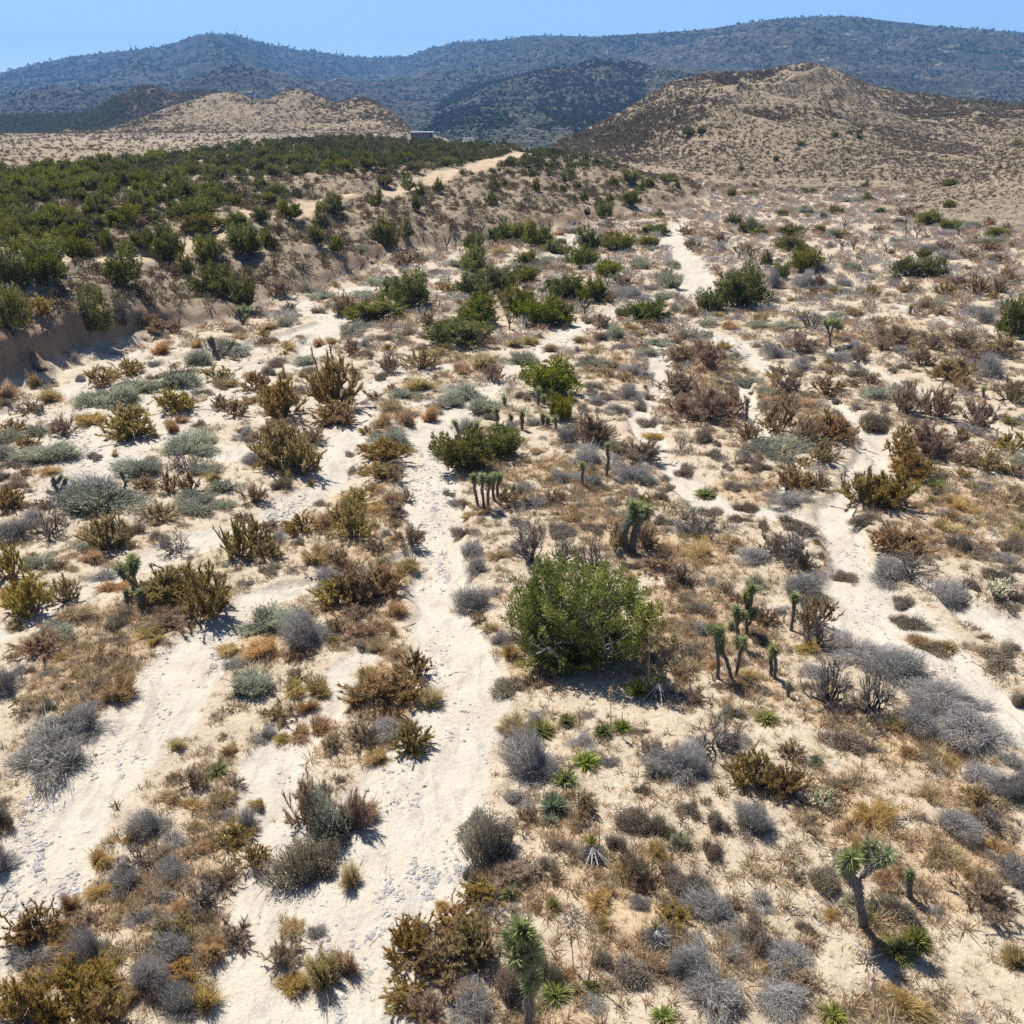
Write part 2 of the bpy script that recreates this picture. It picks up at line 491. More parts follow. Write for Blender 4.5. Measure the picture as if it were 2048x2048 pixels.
def mat_ground():
    m = NT("desert_soil")
    g = m.n('ShaderNodeNewGeometry').outputs['Position']
    big = m.noise(g, 0.12, 5); mid = m.noise(g, 0.9, 5, .6); fine = m.noise(g, 7.0, 5, .65); grit = m.noise(g, 34.0, 3, .7)
    dirt = m.ramp(mid, [(.28, (.36, .285, .195)), (.5, (.44, .365, .265)), (.72, (.50, .43, .325))])
    dirt = m.mix(m.rng(big, .35, .68, 0, .45), dirt, (.395, .31, .21))
    sand = m.ramp(mid, [(.25, (.40, .345, .27)), (.5, (.475, .42, .335)), (.75, (.515, .465, .38))])
    st = m.n('ShaderNodeMapping'); st.inputs['Scale'].default_value = (1.6, .45, 1); st.inputs['Rotation'].default_value = (0, 0, .12); m.l(g, st.inputs[0])
    sand = m.mix(m.rng(m.noise(st.outputs[0], 1.5, 6, .7, .5), .48, .62, 0, .8), sand, (.33, .298, .245))
    sand = m.mix(m.rng(m.noise(g, .35, 5, .6, .6), .48, .66, 0, .55), sand, (.45, .425, .375))
    pale = m.math('ADD', m.attr('pale'), m.math('MULTIPLY', m.math('SUBTRACT', fine, .5), .55))
    pale = m.math('ADD', pale, m.math('MULTIPLY', m.math('SUBTRACT', big, .5), 1.1))
    col = m.mix(m.rng(pale, .22, .60, 0, 1), dirt, sand)
    straw = m.math('ADD', m.attr('straw'), m.math('MULTIPLY', m.math('SUBTRACT', fine, .5), .9))
    strawc = m.ramp(fine, [(.3, (.29, .18, .075)), (.5, (.41, .27, .125)), (.7, (.51, .365, .19))])
    col = m.mix(m.math('MULTIPLY', m.rng(straw, .45, .95, 0, .6), m.rng(pale, .3, .6, 1, .0)), col, strawc)
    # litter flecks on the dirt
    fl = m.math('MULTIPLY', m.rng(m.math('ADD', m.math('MULTIPLY', m.noise(g, 9.0, 4, .75), .6), m.math('MULTIPLY', m.noise(g, 1.1, 4, .7), .4)), .50, .60, 0, .62), m.rng(m.attr('pale'), .3, .6, 1, .12))
    col = m.mix(fl, col, (.25, .175, .11))
    lt = m.math('MULTIPLY', m.rng(m.noise(g, 5.0, 5, .75), .55, .68, 0, .6), m.rng(m.attr('pale'), .3, .6, 1, .4))
    col = m.mix(lt, col, (.60, .51, .39))
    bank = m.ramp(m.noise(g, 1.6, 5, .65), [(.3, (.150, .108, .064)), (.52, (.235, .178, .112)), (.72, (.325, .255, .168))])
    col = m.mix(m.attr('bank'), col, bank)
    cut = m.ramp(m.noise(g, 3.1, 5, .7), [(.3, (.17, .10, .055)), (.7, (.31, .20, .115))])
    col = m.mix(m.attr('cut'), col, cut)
    roadc = m.ramp(mid, [(.3, (.38, .275, .17)), (.7, (.45, .345, .235))])
    col = m.mix(m.attr('road'), col, roadc)
    far = m.ramp(m.noise(g, .05, 6, .7), [(.3, (.115, .092, .072)), (.6, (.20, .158, .115))])
    col = m.mix(m.attr('far'), col, far)
    # grit and gravel specks
    gr = m.math('MULTIPLY', m.rng(m.noise(g, 26.0, 2, .6), .62, .70, 0, .6), m.attr('gravel'))
    col = m.mix(gr, col, (.40, .39, .37))
    gl = m.math('MULTIPLY', m.rng(m.noise(g, 19.0, 2, .6), .63, .69, 0, .55), m.attr('gravel'))
    col = m.mix(gl, col, (.80, .78, .73))
    col = m.mix(.10, col, m.ramp(grit, [(.3, (.1, .08, .06)), (.7, (.9, .85, .75))]))
    h = m.math('ADD', m.math('MULTIPLY', mid, 1.2), m.math('ADD', m.math('MULTIPLY', fine, .55), m.math('MULTIPLY', grit, .16)))
    return m.surface(col, .95, h, .55, .16, .1)


def mat_hill(name, lo, hi, veg, spots, sc_big, sc_dot, bump_d, cover=.5):
    m = NT(name)
    g = m.n('ShaderNodeNewGeometry').outputs['Position']
    big = m.noise(g, sc_big, 6, .65, .4); dot = m.noise(g, sc_dot, 4, .7)
    col = m.ramp(big, [(.32, lo), (.62, hi)])
    col = m.mix(m.rng(m.math('ADD', m.math('MULTIPLY', dot, .75), m.math('MULTIPLY', m.noise(g, sc_big * .6, 4, .6), .25)), cover, cover + .09, 0, .8), col, veg)
    col = m.mix(m.rng(m.noise(g, sc_dot * .55, 5, .75), .60, .68, 0, .75), col, spots)
    h = m.math('ADD', m.math('MULTIPLY', m.noise(g, sc_big * 3, 6, .6), 2.0), dot)
    return m.surface(col, .95, h, .5, bump_d, .05)


M_GROUND = mat_ground()
M_TAN = mat_hill("tan_hill_soil", (.205, .163, .112), (.295, .236, .160), (.15, .122, .088), (.36, .295, .21), .03, .55, 1.2, .49)
M_DARKHILL = mat_hill("brushy_hill", (.15, .12, .085), (.21, .168, .115), (.07, .072, .052), (.28, .22, .15), .02, .3, 1.5, .47)
M_MTN_FAR = mat_hill("far_mountain_forest", (.042, .046, .037), (.085, .080, .064), (.022, .030, .024), (.25, .22, .18), .0035, .045, 9.0, .44)
M_MTN_NEAR = mat_hill("mountain_chaparral", (.060, .060, .044), (.12, .105, .076), (.024, .033, .025), (.30, .255, .19), .005, .075, 6.0, .43)


# ------------------------------------------------------------------ the ground
def polar(rs, an):
    R, A = np.meshgrid(rs, an, indexing='ij')
    X, Y = (R * np.sin(A)), (R * np.cos(A))
    nr, na = len(rs), len(an)
    i = np.arange(nr - 1)[:, None] * na + np.arange(na - 1)[None, :]
    F = np.stack([i, i + na, i + na + 1, i + 1], -1).reshape(-1, 4)
    return X.ravel(), Y.ravel(), F


def build_ground():
    rs = np.concatenate([np.geomspace(3.0, 12, 14)[:-1], np.geomspace(12, 80, 430)[:-1], np.geomspace(80, 300, 200)[:-1], np.geomspace(300, 9000, 60)])
    an = np.concatenate([np.radians(np.linspace(-180, -50, 40))[:-1], np.radians(np.linspace(-50, 50, 640)), np.radians(np.linspace(50, 180, 40))[1:]])
    X, Y, F = polar(rs, an)
    Z = height(X, Y)
    R = np.hypot(X, Y)
    pale = np.zeros(len(X)); straw = np.zeros(len(X))
    near = R < 200
    s, cut = bank_s(X, Y)
    pale[near] = run_mask(X[near], Y[near]) + .30 * (fbm(X[near] * .25, Y[near] * .25, 77, 3) - .4)
    # the stony flat in the bend below the bank is pale all over
    u, v, dep = project(X, Y, Z)
    flat = sstep(1500, 700, u + (v - 900) * .2) * sstep(600, 700, v) * sstep(1120, 960, v)
    pale = np.maximum(pale, np.where(near & (s < 0), flat * (.34 + .5 * fbm(X * .3, Y * .3, 79, 3) - .22), 0))
    straw[near] = straw_mask(X[near], Y[near])
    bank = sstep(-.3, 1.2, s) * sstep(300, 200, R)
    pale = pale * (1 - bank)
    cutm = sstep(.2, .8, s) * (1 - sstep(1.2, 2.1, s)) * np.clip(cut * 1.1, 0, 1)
    road = np.zeros(len(X)); mid = (R > 40) & (R < 330)
    road[mid] = road_mask(X[mid], Y[mid]) * (s[mid] > 8)
    far = sstep(200, 300, R)
    gravel = np.zeros(len(X))
    gravel[near] = np.clip(pale[near] * 1.3, 0, 1) * sstep(.34, .54, fbm(X[near] * .22, Y[near] * .22, 55, 3))
    V = np.stack([X, Y, Z], 1)
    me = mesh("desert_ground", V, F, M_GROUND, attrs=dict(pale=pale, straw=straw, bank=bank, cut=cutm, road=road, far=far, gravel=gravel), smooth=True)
    link("desert_ground", me, kind="structure", label="pale sandy desert wash between tan dirt flats and a bank", category="ground")


build_ground()


def build_ridge(name, r, mat, u0, u1, nu, nf, nb, label, cat):
    us = np.linspace(u0, u1, nu)
    k = FPX * (CP + SP * .4245)
    D, F_ = r.D(us), r.F(us)
    tf = np.linspace(0, 1, nf) ** 1.25
    tb = np.linspace(0, 1.2, nb)[1:]
    Yf = F_[None, :] + tf[:, None] * (D - F_)[None, :]
    Yb = D[None, :] + tb[:, None] * r.back
    Y = np.concatenate([F_[None] - 55, F_[None] - 15, Yf, Yb], 0)
    X = (us[None, :] - 1024) / k * Y
    Z = r.h(X.ravel(), Y.ravel())
    na = nu; nr = Y.shape[0]
    i = np.arange(nr - 1)[:, None] * na + np.arange(na - 1)[None, :]
    F = np.stack([i, i + 1, i + na + 1, i + na], -1).reshape(-1, 4)
    me = mesh(name, np.stack([X.ravel(), Y.ravel(), Z], 1), F, mat, smooth=True)
    return link(name, me, kind="structure", label=label, category=cat)


build_ridge("tan_hill", R_HILL, M_TAN, 980, 2750, 560, 240, 24, "broad tan scrubby hill rising right of the wash", "hill")
build_ridge("hill_spur", R_SPUR, M_TAN, 1690, 2650, 320, 120, 16, "low tan slope coming down at the right edge", "hill")
build_ridge("grassy_hills", T_HILL, M_TAN, -850, 846, 560, 200, 20, "row of smooth straw coloured hills behind the juniper bench", "hills")
build_ridge("brushy_hill", D_HILL, M_DARKHILL, -650, 690, 360, 110, 16, "dark brushy cone hill behind the straw coloured hills", "hill")
build_ridge("far_mountain", M_FAR, M_MTN_FAR, -1500, 1480, 800, 260, 14, "long blue forested mountain on the left skyline", "mountain")
build_ridge("near_mountain", M_NEAR, M_MTN_NEAR, 690, 3100, 800, 280, 14, "dark green chaparral mountain filling the right skyline", "mountain")

# ------------------------------------------------------------------ air
def build_haze():
    x0, x1, y0, y1, z0, z1 = -6500, 6500, -900, 6500, -110, 330
    V = [(x, y, z) for z in (z0, z1) for y in (y0, y1) for x in (x0, x1)]
    F = [(0, 2, 3, 1), (4, 5, 7, 6), (0, 1, 5, 4), (2, 6, 7, 3), (0, 4, 6, 2), (1, 3, 7, 5)]
    m = NT("desert_air")
    p = m.n('ShaderNodeVolumePrincipled')
    p.inputs['Color'].default_value = (.24, .52, 1.0, 1)
    p.inputs['Density'].default_value = HAZE_DENSITY
    p.inputs['Anisotropy'].default_value = 0.0
    m.l(p.outputs[0], m.out.inputs['Volume'])
    link("haze", mesh("haze", V, F, m.m), kind="stuff", label="thin blue desert haze over the distant mountains", category="haze")


HAZE_DENSITY = 0.00017
build_haze()

# ------------------------------------------------------------------ plant materials
def mat_plant(name, cols, transl=.22, vary=.16, hue=.02):
    m = NT(name)
    col = m.ramp(m.attr('tint'), [(0.0, cols[0]), (0.5, cols[1]), (1.0, cols[2])])
    oi = m.n('ShaderNodeObjectInfo')
    hs = m.n('ShaderNodeHueSaturation')
    m.l(col, hs.inputs['Color'])
    m.l(m.rng(oi.outputs['Random'], 0, 1, 1 - vary, 1 + vary), hs.inputs['Value'])
    r2 = m.math('FRACT', m.math('MULTIPLY', oi.outputs['Random'], 37.7))
    m.l(m.math('ADD', m.math('MULTIPLY', r2, 2 * hue), .5 - hue), hs.inputs['Hue'])
    r3 = m.math('FRACT', m.math('MULTIPLY', oi.outputs['Random'], 91.3))
    m.l(m.math('ADD', m.math('MULTIPLY', r3, .3), .82), hs.inputs['Saturation'])
    d = m.n('ShaderNodeBsdfDiffuse'); t = m.n('ShaderNodeBsdfTranslucent'); mx = m.n('ShaderNodeMixShader')
    mx.inputs[0].default_value = transl
    m.l(hs.outputs[0], d.inputs['Color']); m.l(hs.outputs[0], t.inputs['Color'])
    m.l(d.outputs[0], mx.inputs[1]); m.l(t.outputs[0], mx.inputs[2])
    m.l(mx.outputs[0], m.out.inputs['Surface'])
    return m.m


def mat_wood(name, lo, hi, scale=9.0):
    m = NT(name)
    g = m.n('ShaderNodeTexCoord').outputs['Object']
    mp = m.n('ShaderNodeMapping'); mp.inputs['Scale'].default_value = (1, 1, .3)
    m.l(g, mp.inputs[0])
    n = m.noise(mp.outputs[0], scale * 3, 5, .7)
    return m.surface(m.ramp(n, [(.3, lo), (.7, hi)]), .9, n, .6, .02, .1)


P = dict(
    juniper=mat_plant("juniper_leaves", [(.084, .098, .023), (.186, .193, .040), (.326, .296, .066)], 0.36, .14),
    grey=mat_plant("grey_twigs", [(.19, .178, .163), (.335, .318, .292), (.50, .478, .445)], 0.32, .14),
    sage=mat_plant("sage_leaves", [(.210, .224, .163), (.373, .387, .278), (.543, .543, .414)], 0.36, .14),
    rust=mat_plant("rust_twigs", [(.134, .101, .077), (.250, .208, .156), (.401, .351, .255)], 0.36, .16),
    olive=mat_plant("olive_leaves", [(.177, .120, .040), (.361, .259, .099), (.599, .438, .177)], 0.42, .16),
    straw=mat_plant("straw_twigs", [(.31, .21, .092), (.54, .39, .185), (.72, .56, .30)], 0.42, .14),
    brown=mat_plant("brown_twigs", [(.186, .127, .080), (.346, .250, .157), (.532, .411, .274)], 0.34, .16),
    dead=mat_plant("dead_twigs", [(.106, .088, .075), (.231, .200, .175), (.450, .406, .362)], 0.2, .15),
    yucca=mat_plant("yucca_leaves", [(.13, .155, .035), (.27, .29, .075), (.50, .46, .17)], 0.35, .15),
    bluegreen=mat_plant("bluegreen_leaves", [(.121, .171, .105), (.237, .292, .182), (.396, .418, .275)], 0.3, .12),
    joshua=mat_plant("joshua_leaves", [(.135, .165, .06), (.30, .345, .14), (.50, .50, .26)], 0.35, .12),
    cholla=mat_plant("cholla_joints", [(.34, .33, .19), (.52, .50, .32), (.68, .65, .46)], .1, .1),
    thatch=mat_plant("dry_thatch", [(.160, .152, .140), (.304, .288, .264), (.496, .472, .432)], .15, .1),
    tanleaf=mat_plant("tan_leaves", [(.34, .25, .13), (.52, .41, .24), (.70, .60, .40)], .2, .1),
    gold=mat_plant("gold_grass", [(.40, .26, .07), (.56, .38, .12), (.70, .52, .22)], .25, .08),
)
W_STEM = mat_wood("shrub_stems", (.085, .065, .05), (.20, .165, .135))
W_JUN = mat_wood("juniper_bark", (.20, .17, .145), (.46, .42, .38))
W_JOSH = mat_wood("joshua_bark", (.075, .06, .048), (.21, .18, .15), 5)
W_DEAD = mat_wood("weathered_wood", (.26, .235, .21), (.60, .565, .52), 6)
W_DARK = mat_wood("burnt_wood", (.05, .042, .036), (.16, .14, .125), 6)
W_STALK = mat_wood("dry_stalk", (.22, .15, .09), (.46, .35, .23), 6)

UP = np.array([0, 0, 1.0])


def nrm(v):
    return v / np.maximum(np.linalg.norm(v, axis=-1, keepdims=True), 1e-9)


class Soup:
    def __init__(s, seed):
        s.r = np.random.default_rng(seed); s.V = []; s.F = []; s.T = []; s.n = 0

    def add(s, V, F, T):
        s.V.append(V); s.F.append(F + s.n); s.T.append(T); s.n += len(V)

    def ribbons(s, P0, P1, w, tint, bend=0.0):
        """thin blades from P0 to P1; bend lifts the middle"""
        n = len(P0)
        if n == 0:
            return
        d = P1 - P0
        side = nrm(np.cross(d, s.r.normal(size=(n, 3)))) * (np.broadcast_to(w, (n,)) / 2)[:, None]
        t = np.broadcast_to(tint, (n,))
        if bend:
            M = (P0 + P1) / 2 + UP * (np.linalg.norm(d, axis=1) * bend)[:, None]
            V = np.stack([P0 - side, P0 + side, M - side * .8, M + side * .8, P1], 1).reshape(-1, 3)
            b = np.arange(n)[:, None] * 5
            F = np.concatenate([b + [0, 1, 2], b + [1, 3, 2], b + [2, 3, 4]])
            s.add(V, F, np.repeat(t, 5))
        else:
            V = np.stack([P0 - side, P0 + side, P1], 1).reshape(-1, 3)
            F = np.arange(3 * n).reshape(n, 3)
            s.add(V, F, np.repeat(t, 3))

    def tube(s, pts, rad, sides=5, tint=.5, cap=True):
        pts = np.asarray(pts, float); rad = np.asarray(rad, float); n = len(pts)
        d = np.gradient(pts, axis=0); d = nrm(d)
        ref = np.where(np.abs(d[:, 2:3]) > .9, np.array([[1.0, 0, 0]]), np.array([[0, 0, 1.0]]))
        a_ = nrm(np.cross(d, ref)); b_ = np.cross(d, a_)
        th = np.linspace(0, 2 * np.pi, sides, endpoint=False)
        V = pts[:, None] + (a_[:, None] * np.cos(th)[None, :, None] + b_[:, None] * np.sin(th)[None, :, None]) * rad[:, None, None]
        V = V.reshape(-1, 3)
        i = np.arange(n - 1)[:, None] * sides; j = np.arange(sides)[None]; k = (j + 1) % sides
        q = np.stack([i + j, i + k, i + sides + k, i + sides + j], -1).reshape(-1, 4)
        F = np.concatenate([q[:, [0, 1, 2]], q[:, [0, 2, 3]]])
        if cap:
            V = np.concatenate([V, pts[-1:] + d[-1:] * rad[-1], pts[:1]])
            e0 = (n - 1) * sides; c = n * sides
            jj = np.arange(sides); kk = (jj + 1) % sides
            F = np.concatenate([F, np.stack([e0 + jj, e0 + kk, np.full(sides, c)], 1), np.stack([kk, jj, np.full(sides, c + 1)], 1)])
        s.add(V, F, np.full(len(V), tint))

    def arrays(s):
        return np.concatenate(s.V), np.concatenate(s.F), np.clip(np.concatenate(s.T), 0, 1)

    def mesh(s, name, mat):
        V, F, T = s.arrays()
        return mesh(name, V, F, mat, attrs=dict(tint=T))


def dome(r, n, lo=.03, flat=1.0):
    z = lo + (1 - lo) * r.random(n) ** flat
    ph = r.random(n) * 2 * np.pi
    c = np.sqrt(np.clip(1 - z * z, 0, 1))
    return np.stack([c * np.cos(ph), c * np.sin(ph), z], 1)


def lobes(d, seed, amt=.25):
    r = np.random.default_rng(seed)
    s = np.zeros(len(d))
    for _ in range(5):
        k = r.normal(size=3) * 3.2
        s += np.sin(d @ k + r.random() * 6.28)
    return 1 - amt + amt * .45 * s


def stems(seed, n, el=(25, 85), rmax=.9, rad=.03, sub=0, wig=.08, lean=None, r0=.10):
    """woody frame of a shrub: tapered limbs, each with side twigs; returns the soup and the limbs' points"""
    sp = Soup(seed); r = sp.r; ends = []
    for i in range(n):
        ph = r.random() * 6.283; e_ = math.radians(r.uniform(*el))
        L = rmax * r.uniform(.7, 1.05)
        end = np.array([math.cos(ph) * math.cos(e_), math.sin(ph) * math.cos(e_), math.sin(e_)]) * L
        b0 = np.array([math.cos(ph), math.sin(ph), 0]) * r0 * r.random()
        t = np.linspace(0, 1, 6)[:, None]
        ctrl = b0 * .4 + end * np.array([.62, .62, .35])
        p = b0 * (1 - t) ** 2 + 2 * ctrl * t * (1 - t) + end * t * t
        p[1:] += r.normal(size=(5, 3)) * wig * .5 * L
        p[0, 2] = -.03
        R = rad * r.uniform(.6, 1.1) * np.linspace(1, .22, 6)
        sp.tube(p, R, 4, r.random())
        ends.append(p)
        for _ in range(sub):
            k = r.integers(2, 5); f = r.random()
            q0 = p[k] * (1 - f) + p[k + 1] * f if k < 5 else p[k]
            d = nrm((p[5] - p[2]) / L + r.normal(size=3) * .6 + UP * .25)
            l2 = L * r.uniform(.2, .45)
            q = q0 + d * np.linspace(0, 1, 4)[:, None] * l2 + r.normal(size=(4, 3)) * .02 * np.array([0, 1, 1, 1])[:, None]
            sp.tube(q, R[3] * .7 * np.linspace(1, .25, 4), 3, r.random())
            ends.append(np.concatenate([p[:2], q]))
    return sp, ends


def sprays(sp, ends, per, ln, w, frm=.35, spread=.55, up=.35, tv=.25, bend=0.0):
    """twiglets set along the limbs, leaning outward and up"""
    r = sp.r
    for p in ends:
        n = per
        t = frm + (1 - frm) * r.random(n) ** .8
        x = t * (len(p) - 1); k = np.minimum(x.astype(int), len(p) - 2); f = (x - k)[:, None]
        q = p[k] * (1 - f) + p[k + 1] * f
        d = nrm(nrm(p[-1] - p[len(p) // 2])[None] + r.normal(size=(n, 3)) * spread + UP * up)
        L = ln * r.uniform(.5, 1.25, n)
        base = r.random() * .5 + .25
        sp.ribbons(q, q + d * L[:, None], w * r.uniform(.6, 1.3, n), np.clip(base + r.normal(size=n) * tv, 0, 1), bend)


# ------------------------------------------------------------------ shrub kinds: each returns (stems soup, foliage soup), radius 1 and height 1
def sh_grey(seed, q):
    st, ends = stems(seed, int(12 + 10 * q), (8, 85), .8, .022, 1)
    f = Soup(seed + 1); r = f.r; n = int(800 + 3000 * q)
    d = dome(r, n, .02, .85); R = lobes(d, seed, .34) * (.66 + .34 * r.random(n) ** .5) * np.where(r.random(n) < .09, r.uniform(1.05, 1.35, n), 1)
    P1 = d * R[:, None]
    P0 = P1 * r.uniform(.55, .88, n)[:, None] + r.normal(size=(n, 3)) * .075
    P0[:, 2] = np.maximum(P0[:, 2] - .03, -.02)
    P1 = P1 + r.normal(size=(n, 3)) * .05
    f.ribbons(P0, P1, .0145 / (.55 + .45 * q) * r.uniform(.6, 1.3, n), np.clip(.5 + r.normal(size=n) * .25, 0, 1))
    return st, f


def sh_sage(seed, q):
    st, ends = stems(seed, int(12 + 8 * q), (15, 85), .8, .022, 1)
    f = Soup(seed + 1); r = f.r; n = int(500 + 1300 * q)
    d = dome(r, n, .04, .9); R = lobes(d, seed, .34) * (.62 + .38 * r.random(n) ** .5) * np.where(r.random(n) < .07, r.uniform(1.05, 1.3, n), 1)
    P1 = d * R[:, None]; P0 = P1 * r.uniform(.6, .85, n)[:, None] + r.normal(size=(n, 3)) * .04 - UP * .06
    P0[:, 2] = np.maximum(P0[:, 2], 0)
    t = np.clip(.5 + (lobes(d, seed + 5, .4) - .8) * .6 + r.normal(size=n) * .18, 0, 1)
    f.ribbons(P0, P1, .022 / (.6 + .4 * q), t)
    m = n * 2
    k = r.integers(0, n, m); u = r.random(m)[:, None]
    Q = P0[k] * (1 - u) + P1[k] * u + r.normal(size=(m, 3)) * .02
    f.ribbons(Q, Q + (nrm(d[k] + UP * .6 + r.normal(size=(m, 3)) * .5)) * .085, .030 / (.6 + .4 * q), np.clip(t[k] + r.normal(size=m) * .15, 0, 1))
    return st, f


def sh_rust(seed, q):
    st, ends = stems(seed, int(10 + 6 * q), (10, 80), .7, .016, 1)
    f = Soup(seed + 1); r = f.r; n = int(700 + 1700 * q)
    ph = r.random(n) * 6.283; rr = np.sqrt(r.random(n)) * .9
    d = np.stack([np.cos(ph), np.sin(ph), np.zeros(n)], 1)
    lob = lobes(nrm(d + UP * .2), seed, .36) * np.where(r.random(n) < .1, r.uniform(1.05, 1.35, n), 1)
    base = d * (rr * .75 * lob)[:, None]
    top = d * (rr * 1.02 * lob)[:, None] + UP * (np.sqrt(np.clip(1.02 - rr ** 2, .06, 1)) * r.uniform(.55, 1.0, n) * lob)[:, None]
    base = base + (top - base) * r.uniform(0, .45, n)[:, None]
    f.ribbons(base, top + r.normal(size=(n, 3)) * .05, .020 / (.55 + .45 * q), np.clip(.5 + r.normal(size=n) * .27, 0, 1))
    m = n
    k = r.integers(0, n, m)
    Q = top[k] + r.normal(size=(m, 3)) * .035
    f.ribbons(Q, Q + nrm(r.normal(size=(m, 3)) + UP * .7) * .05, .032 / (.6 + .4 * q), np.clip(.62 + r.normal(size=m) * .25, 0, 1))
    return st, f


def sh_olive(seed, q):
    st, ends = stems(seed, int(20 + 14 * q), (10, 88), .95, .026, 3 if q > .5 else 2, .12)
    f = Soup(seed + 1)
    sprays(f, ends, int(18 + 24 * q), .17, .026 / (.6 + .4 * q), .30, .5, .5, .2)
    sprays(f, ends, int(14 + 20 * q), .085, .038 / (.6 + .4 * q), .40, .7, .5, .25)
    return st, f


def sh_straw(seed, q):
    st, ends = stems(seed, int(8 + 6 * q), (25, 85), .7, .016, 0)
    f = Soup(seed + 1); r = f.r; n = int(600 + 1500 * q)
    d = dome(r, n, .10, .8); R = lobes(d, seed, .36) * r.uniform(.55, 1.02, n) * np.where(r.random(n) < .1, r.uniform(1.05, 1.4, n), 1)
    P1 = d * R[:, None]
    b = d * np.array([1, 1, 0]) * (.22 * r.random(n))[:, None]
    P0 = b + (P1 - b) * r.uniform(.05, .6, n)[:, None]
    tint = np.clip(.45 + r.normal(size=n) * .22 + (lobes(d, seed + 3, .4) - .8) * .5, 0, 1)
    f.ribbons(P0, P1 + r.normal(size=(n, 3)) * .04, .017 / (.55 + .45 * q), tint, .04)
    m = n
    k = r.integers(0, n, m)
    Q = P0[k] + (P1[k] - P0[k]) * r.uniform(.6, 1, m)[:, None] + r.normal(size=(m, 3)) * .025
    f.ribbons(Q, Q + nrm(d[k] + UP * .5 + r.normal(size=(m, 3)) * .5) * .08, .024 / (.6 + .4 * q), np.clip(tint[k] + .1 + r.normal(size=m) * .18, 0, 1))
    return st, f


def sh_brown(seed, q):
    st, ends = stems(seed, int(18 + 12 * q), (8, 88), .92, .022, 3, .12)
    f = Soup(seed + 1)
    sprays(f, ends, int(22 + 26 * q), .20, .017 / (.55 + .45 * q), .25, .6, .35, .25)
    sprays(f, ends, int(10 + 14 * q), .07, .030 / (.6 + .4 * q), .4, .8, .3, .25)
    return st, f


def sh_dead(seed, q):
    st, ends = stems(seed, int(11 + 5 * q), (12, 85), .95, .042, 4, .16)
    f = Soup(seed + 1)
    sprays(f, ends, int(9 + 10 * q), .24, .013 / (.5 + .5 * q), .35, .6, .25, .3)
    return st, f


def sh_juniper(seed, q):
    """q 1 is the near tree, .35 a tree in the middle of the wash, .1 one on the bench"""
    st, ends = stems(seed, int(7 + 11 * q), (22, 88), .86, .05, 3 if q > .3 else 0, .1, r0=.14)
    f = Soup(seed + 1); r = f.r
    n = int(70 + 570 * q ** 1.1); K = int(15 + 46 * q)
    d = dome(r, n, .0, .8); lob = lobes(d, seed, .34)
    rad = lob * (r.random(n) ** .30) * .95
    rad = rad * (.84 + .22 * d[:, 2] ** .5)
    c = d * rad[:, None]
    c[:, 2] = np.maximum(c[:, 2], .06 + .1 * r.random(n))
    ax = nrm(d * .7 + UP * .75 + r.normal(size=(n, 3)) * .28)
    L = (.17 + .12 * r.random(n)) * (1.0 if q > .5 else 1.35)
    wide = .062 if q > .5 else .085
    pt = np.clip(.5 + r.normal(size=n) * .2 + (lobes(d, seed + 7, .4) - .8) * .4, 0, 1)
    s_ = r.random((n, K)); off = r.normal(size=(n, K, 3)); off -= (off * ax[:, None]).sum(-1, keepdims=True) * ax[:, None]
    off = nrm(off)
    Q = c[:, None] + ax[:, None] * (s_ * L[:, None])[..., None] + off * (wide * (1 - .75 * s_) * r.random((n, K)) ** .5)[..., None]
    dr = nrm(ax[:, None] * .8 + off * .75 + r.normal(size=(n, K, 3)) * .3)
    ln, w = (.043, .0165) if q > .5 else ((.095, .040) if q > .2 else (.15, .075))
    Q = Q.reshape(-1, 3); dr = dr.reshape(-1, 3); m = len(Q)
    f.ribbons(Q, Q + dr * ln * r.uniform(.7, 1.3, m)[:, None], w, np.clip(np.repeat(pt, K) + r.normal(size=m) * .16, 0, 1))
    if q > .5:   # limbs that show bare in the crown
        for _ in range(90):
            k = r.integers(0, n); p = c[k] * .97
            st.tube(np.stack([p * .45 + r.normal(size=3) * .03, p * .75 + r.normal(size=3) * .03, p + ax[k] * .05]), [.016, .011, .004], 4, .8)
    return st, f


def sh_yucca(seed, q):
    f = Soup(seed + 1); r = f.r; n = int(130 + 190 * q)
    d = dome(r, n, .02, .8)
    b = np.zeros((n, 3)); b[:, 2] = .12 * r.random(n); b[:, :2] = d[:, :2] * .06
    P1 = d * r.uniform(.8, 1.05, n)[:, None]
    tint = np.clip(.42 + r.normal(size=n) * .26, 0, 1)
    f.ribbons(b, P1, .075 / (.6 + .5 * q), tint, .05)
    st = Soup(seed)
    st.tube([(0, 0, -.05), (0, 0, .08), (0, 0, .2)], [.14, .13, .07], 7, .5)
    return st, f


def rosette(seed, n=150, old=.25):
    """round head of dagger leaves on a stem end, axis +Z, radius about 1"""
    f = Soup(seed); r = f.r
    z = r.uniform(-.75, 1, n); ph = r.random(n) * 6.283; c = np.sqrt(1 - z * z)
    d = np.stack([c * np.cos(ph), c * np.sin(ph), z], 1)
    b = UP * (r.uniform(-.7, .5, n) * .6)[:, None] + d * .12
    P1 = b * .6 + d * r.uniform(.8, 1.05, n)[:, None]
    f.ribbons(b, P1, .11 * r.uniform(.8, 1.2, n), np.clip(.5 + .2 * z + r.normal(size=n) * .2, 0, 1), .03)
    return f


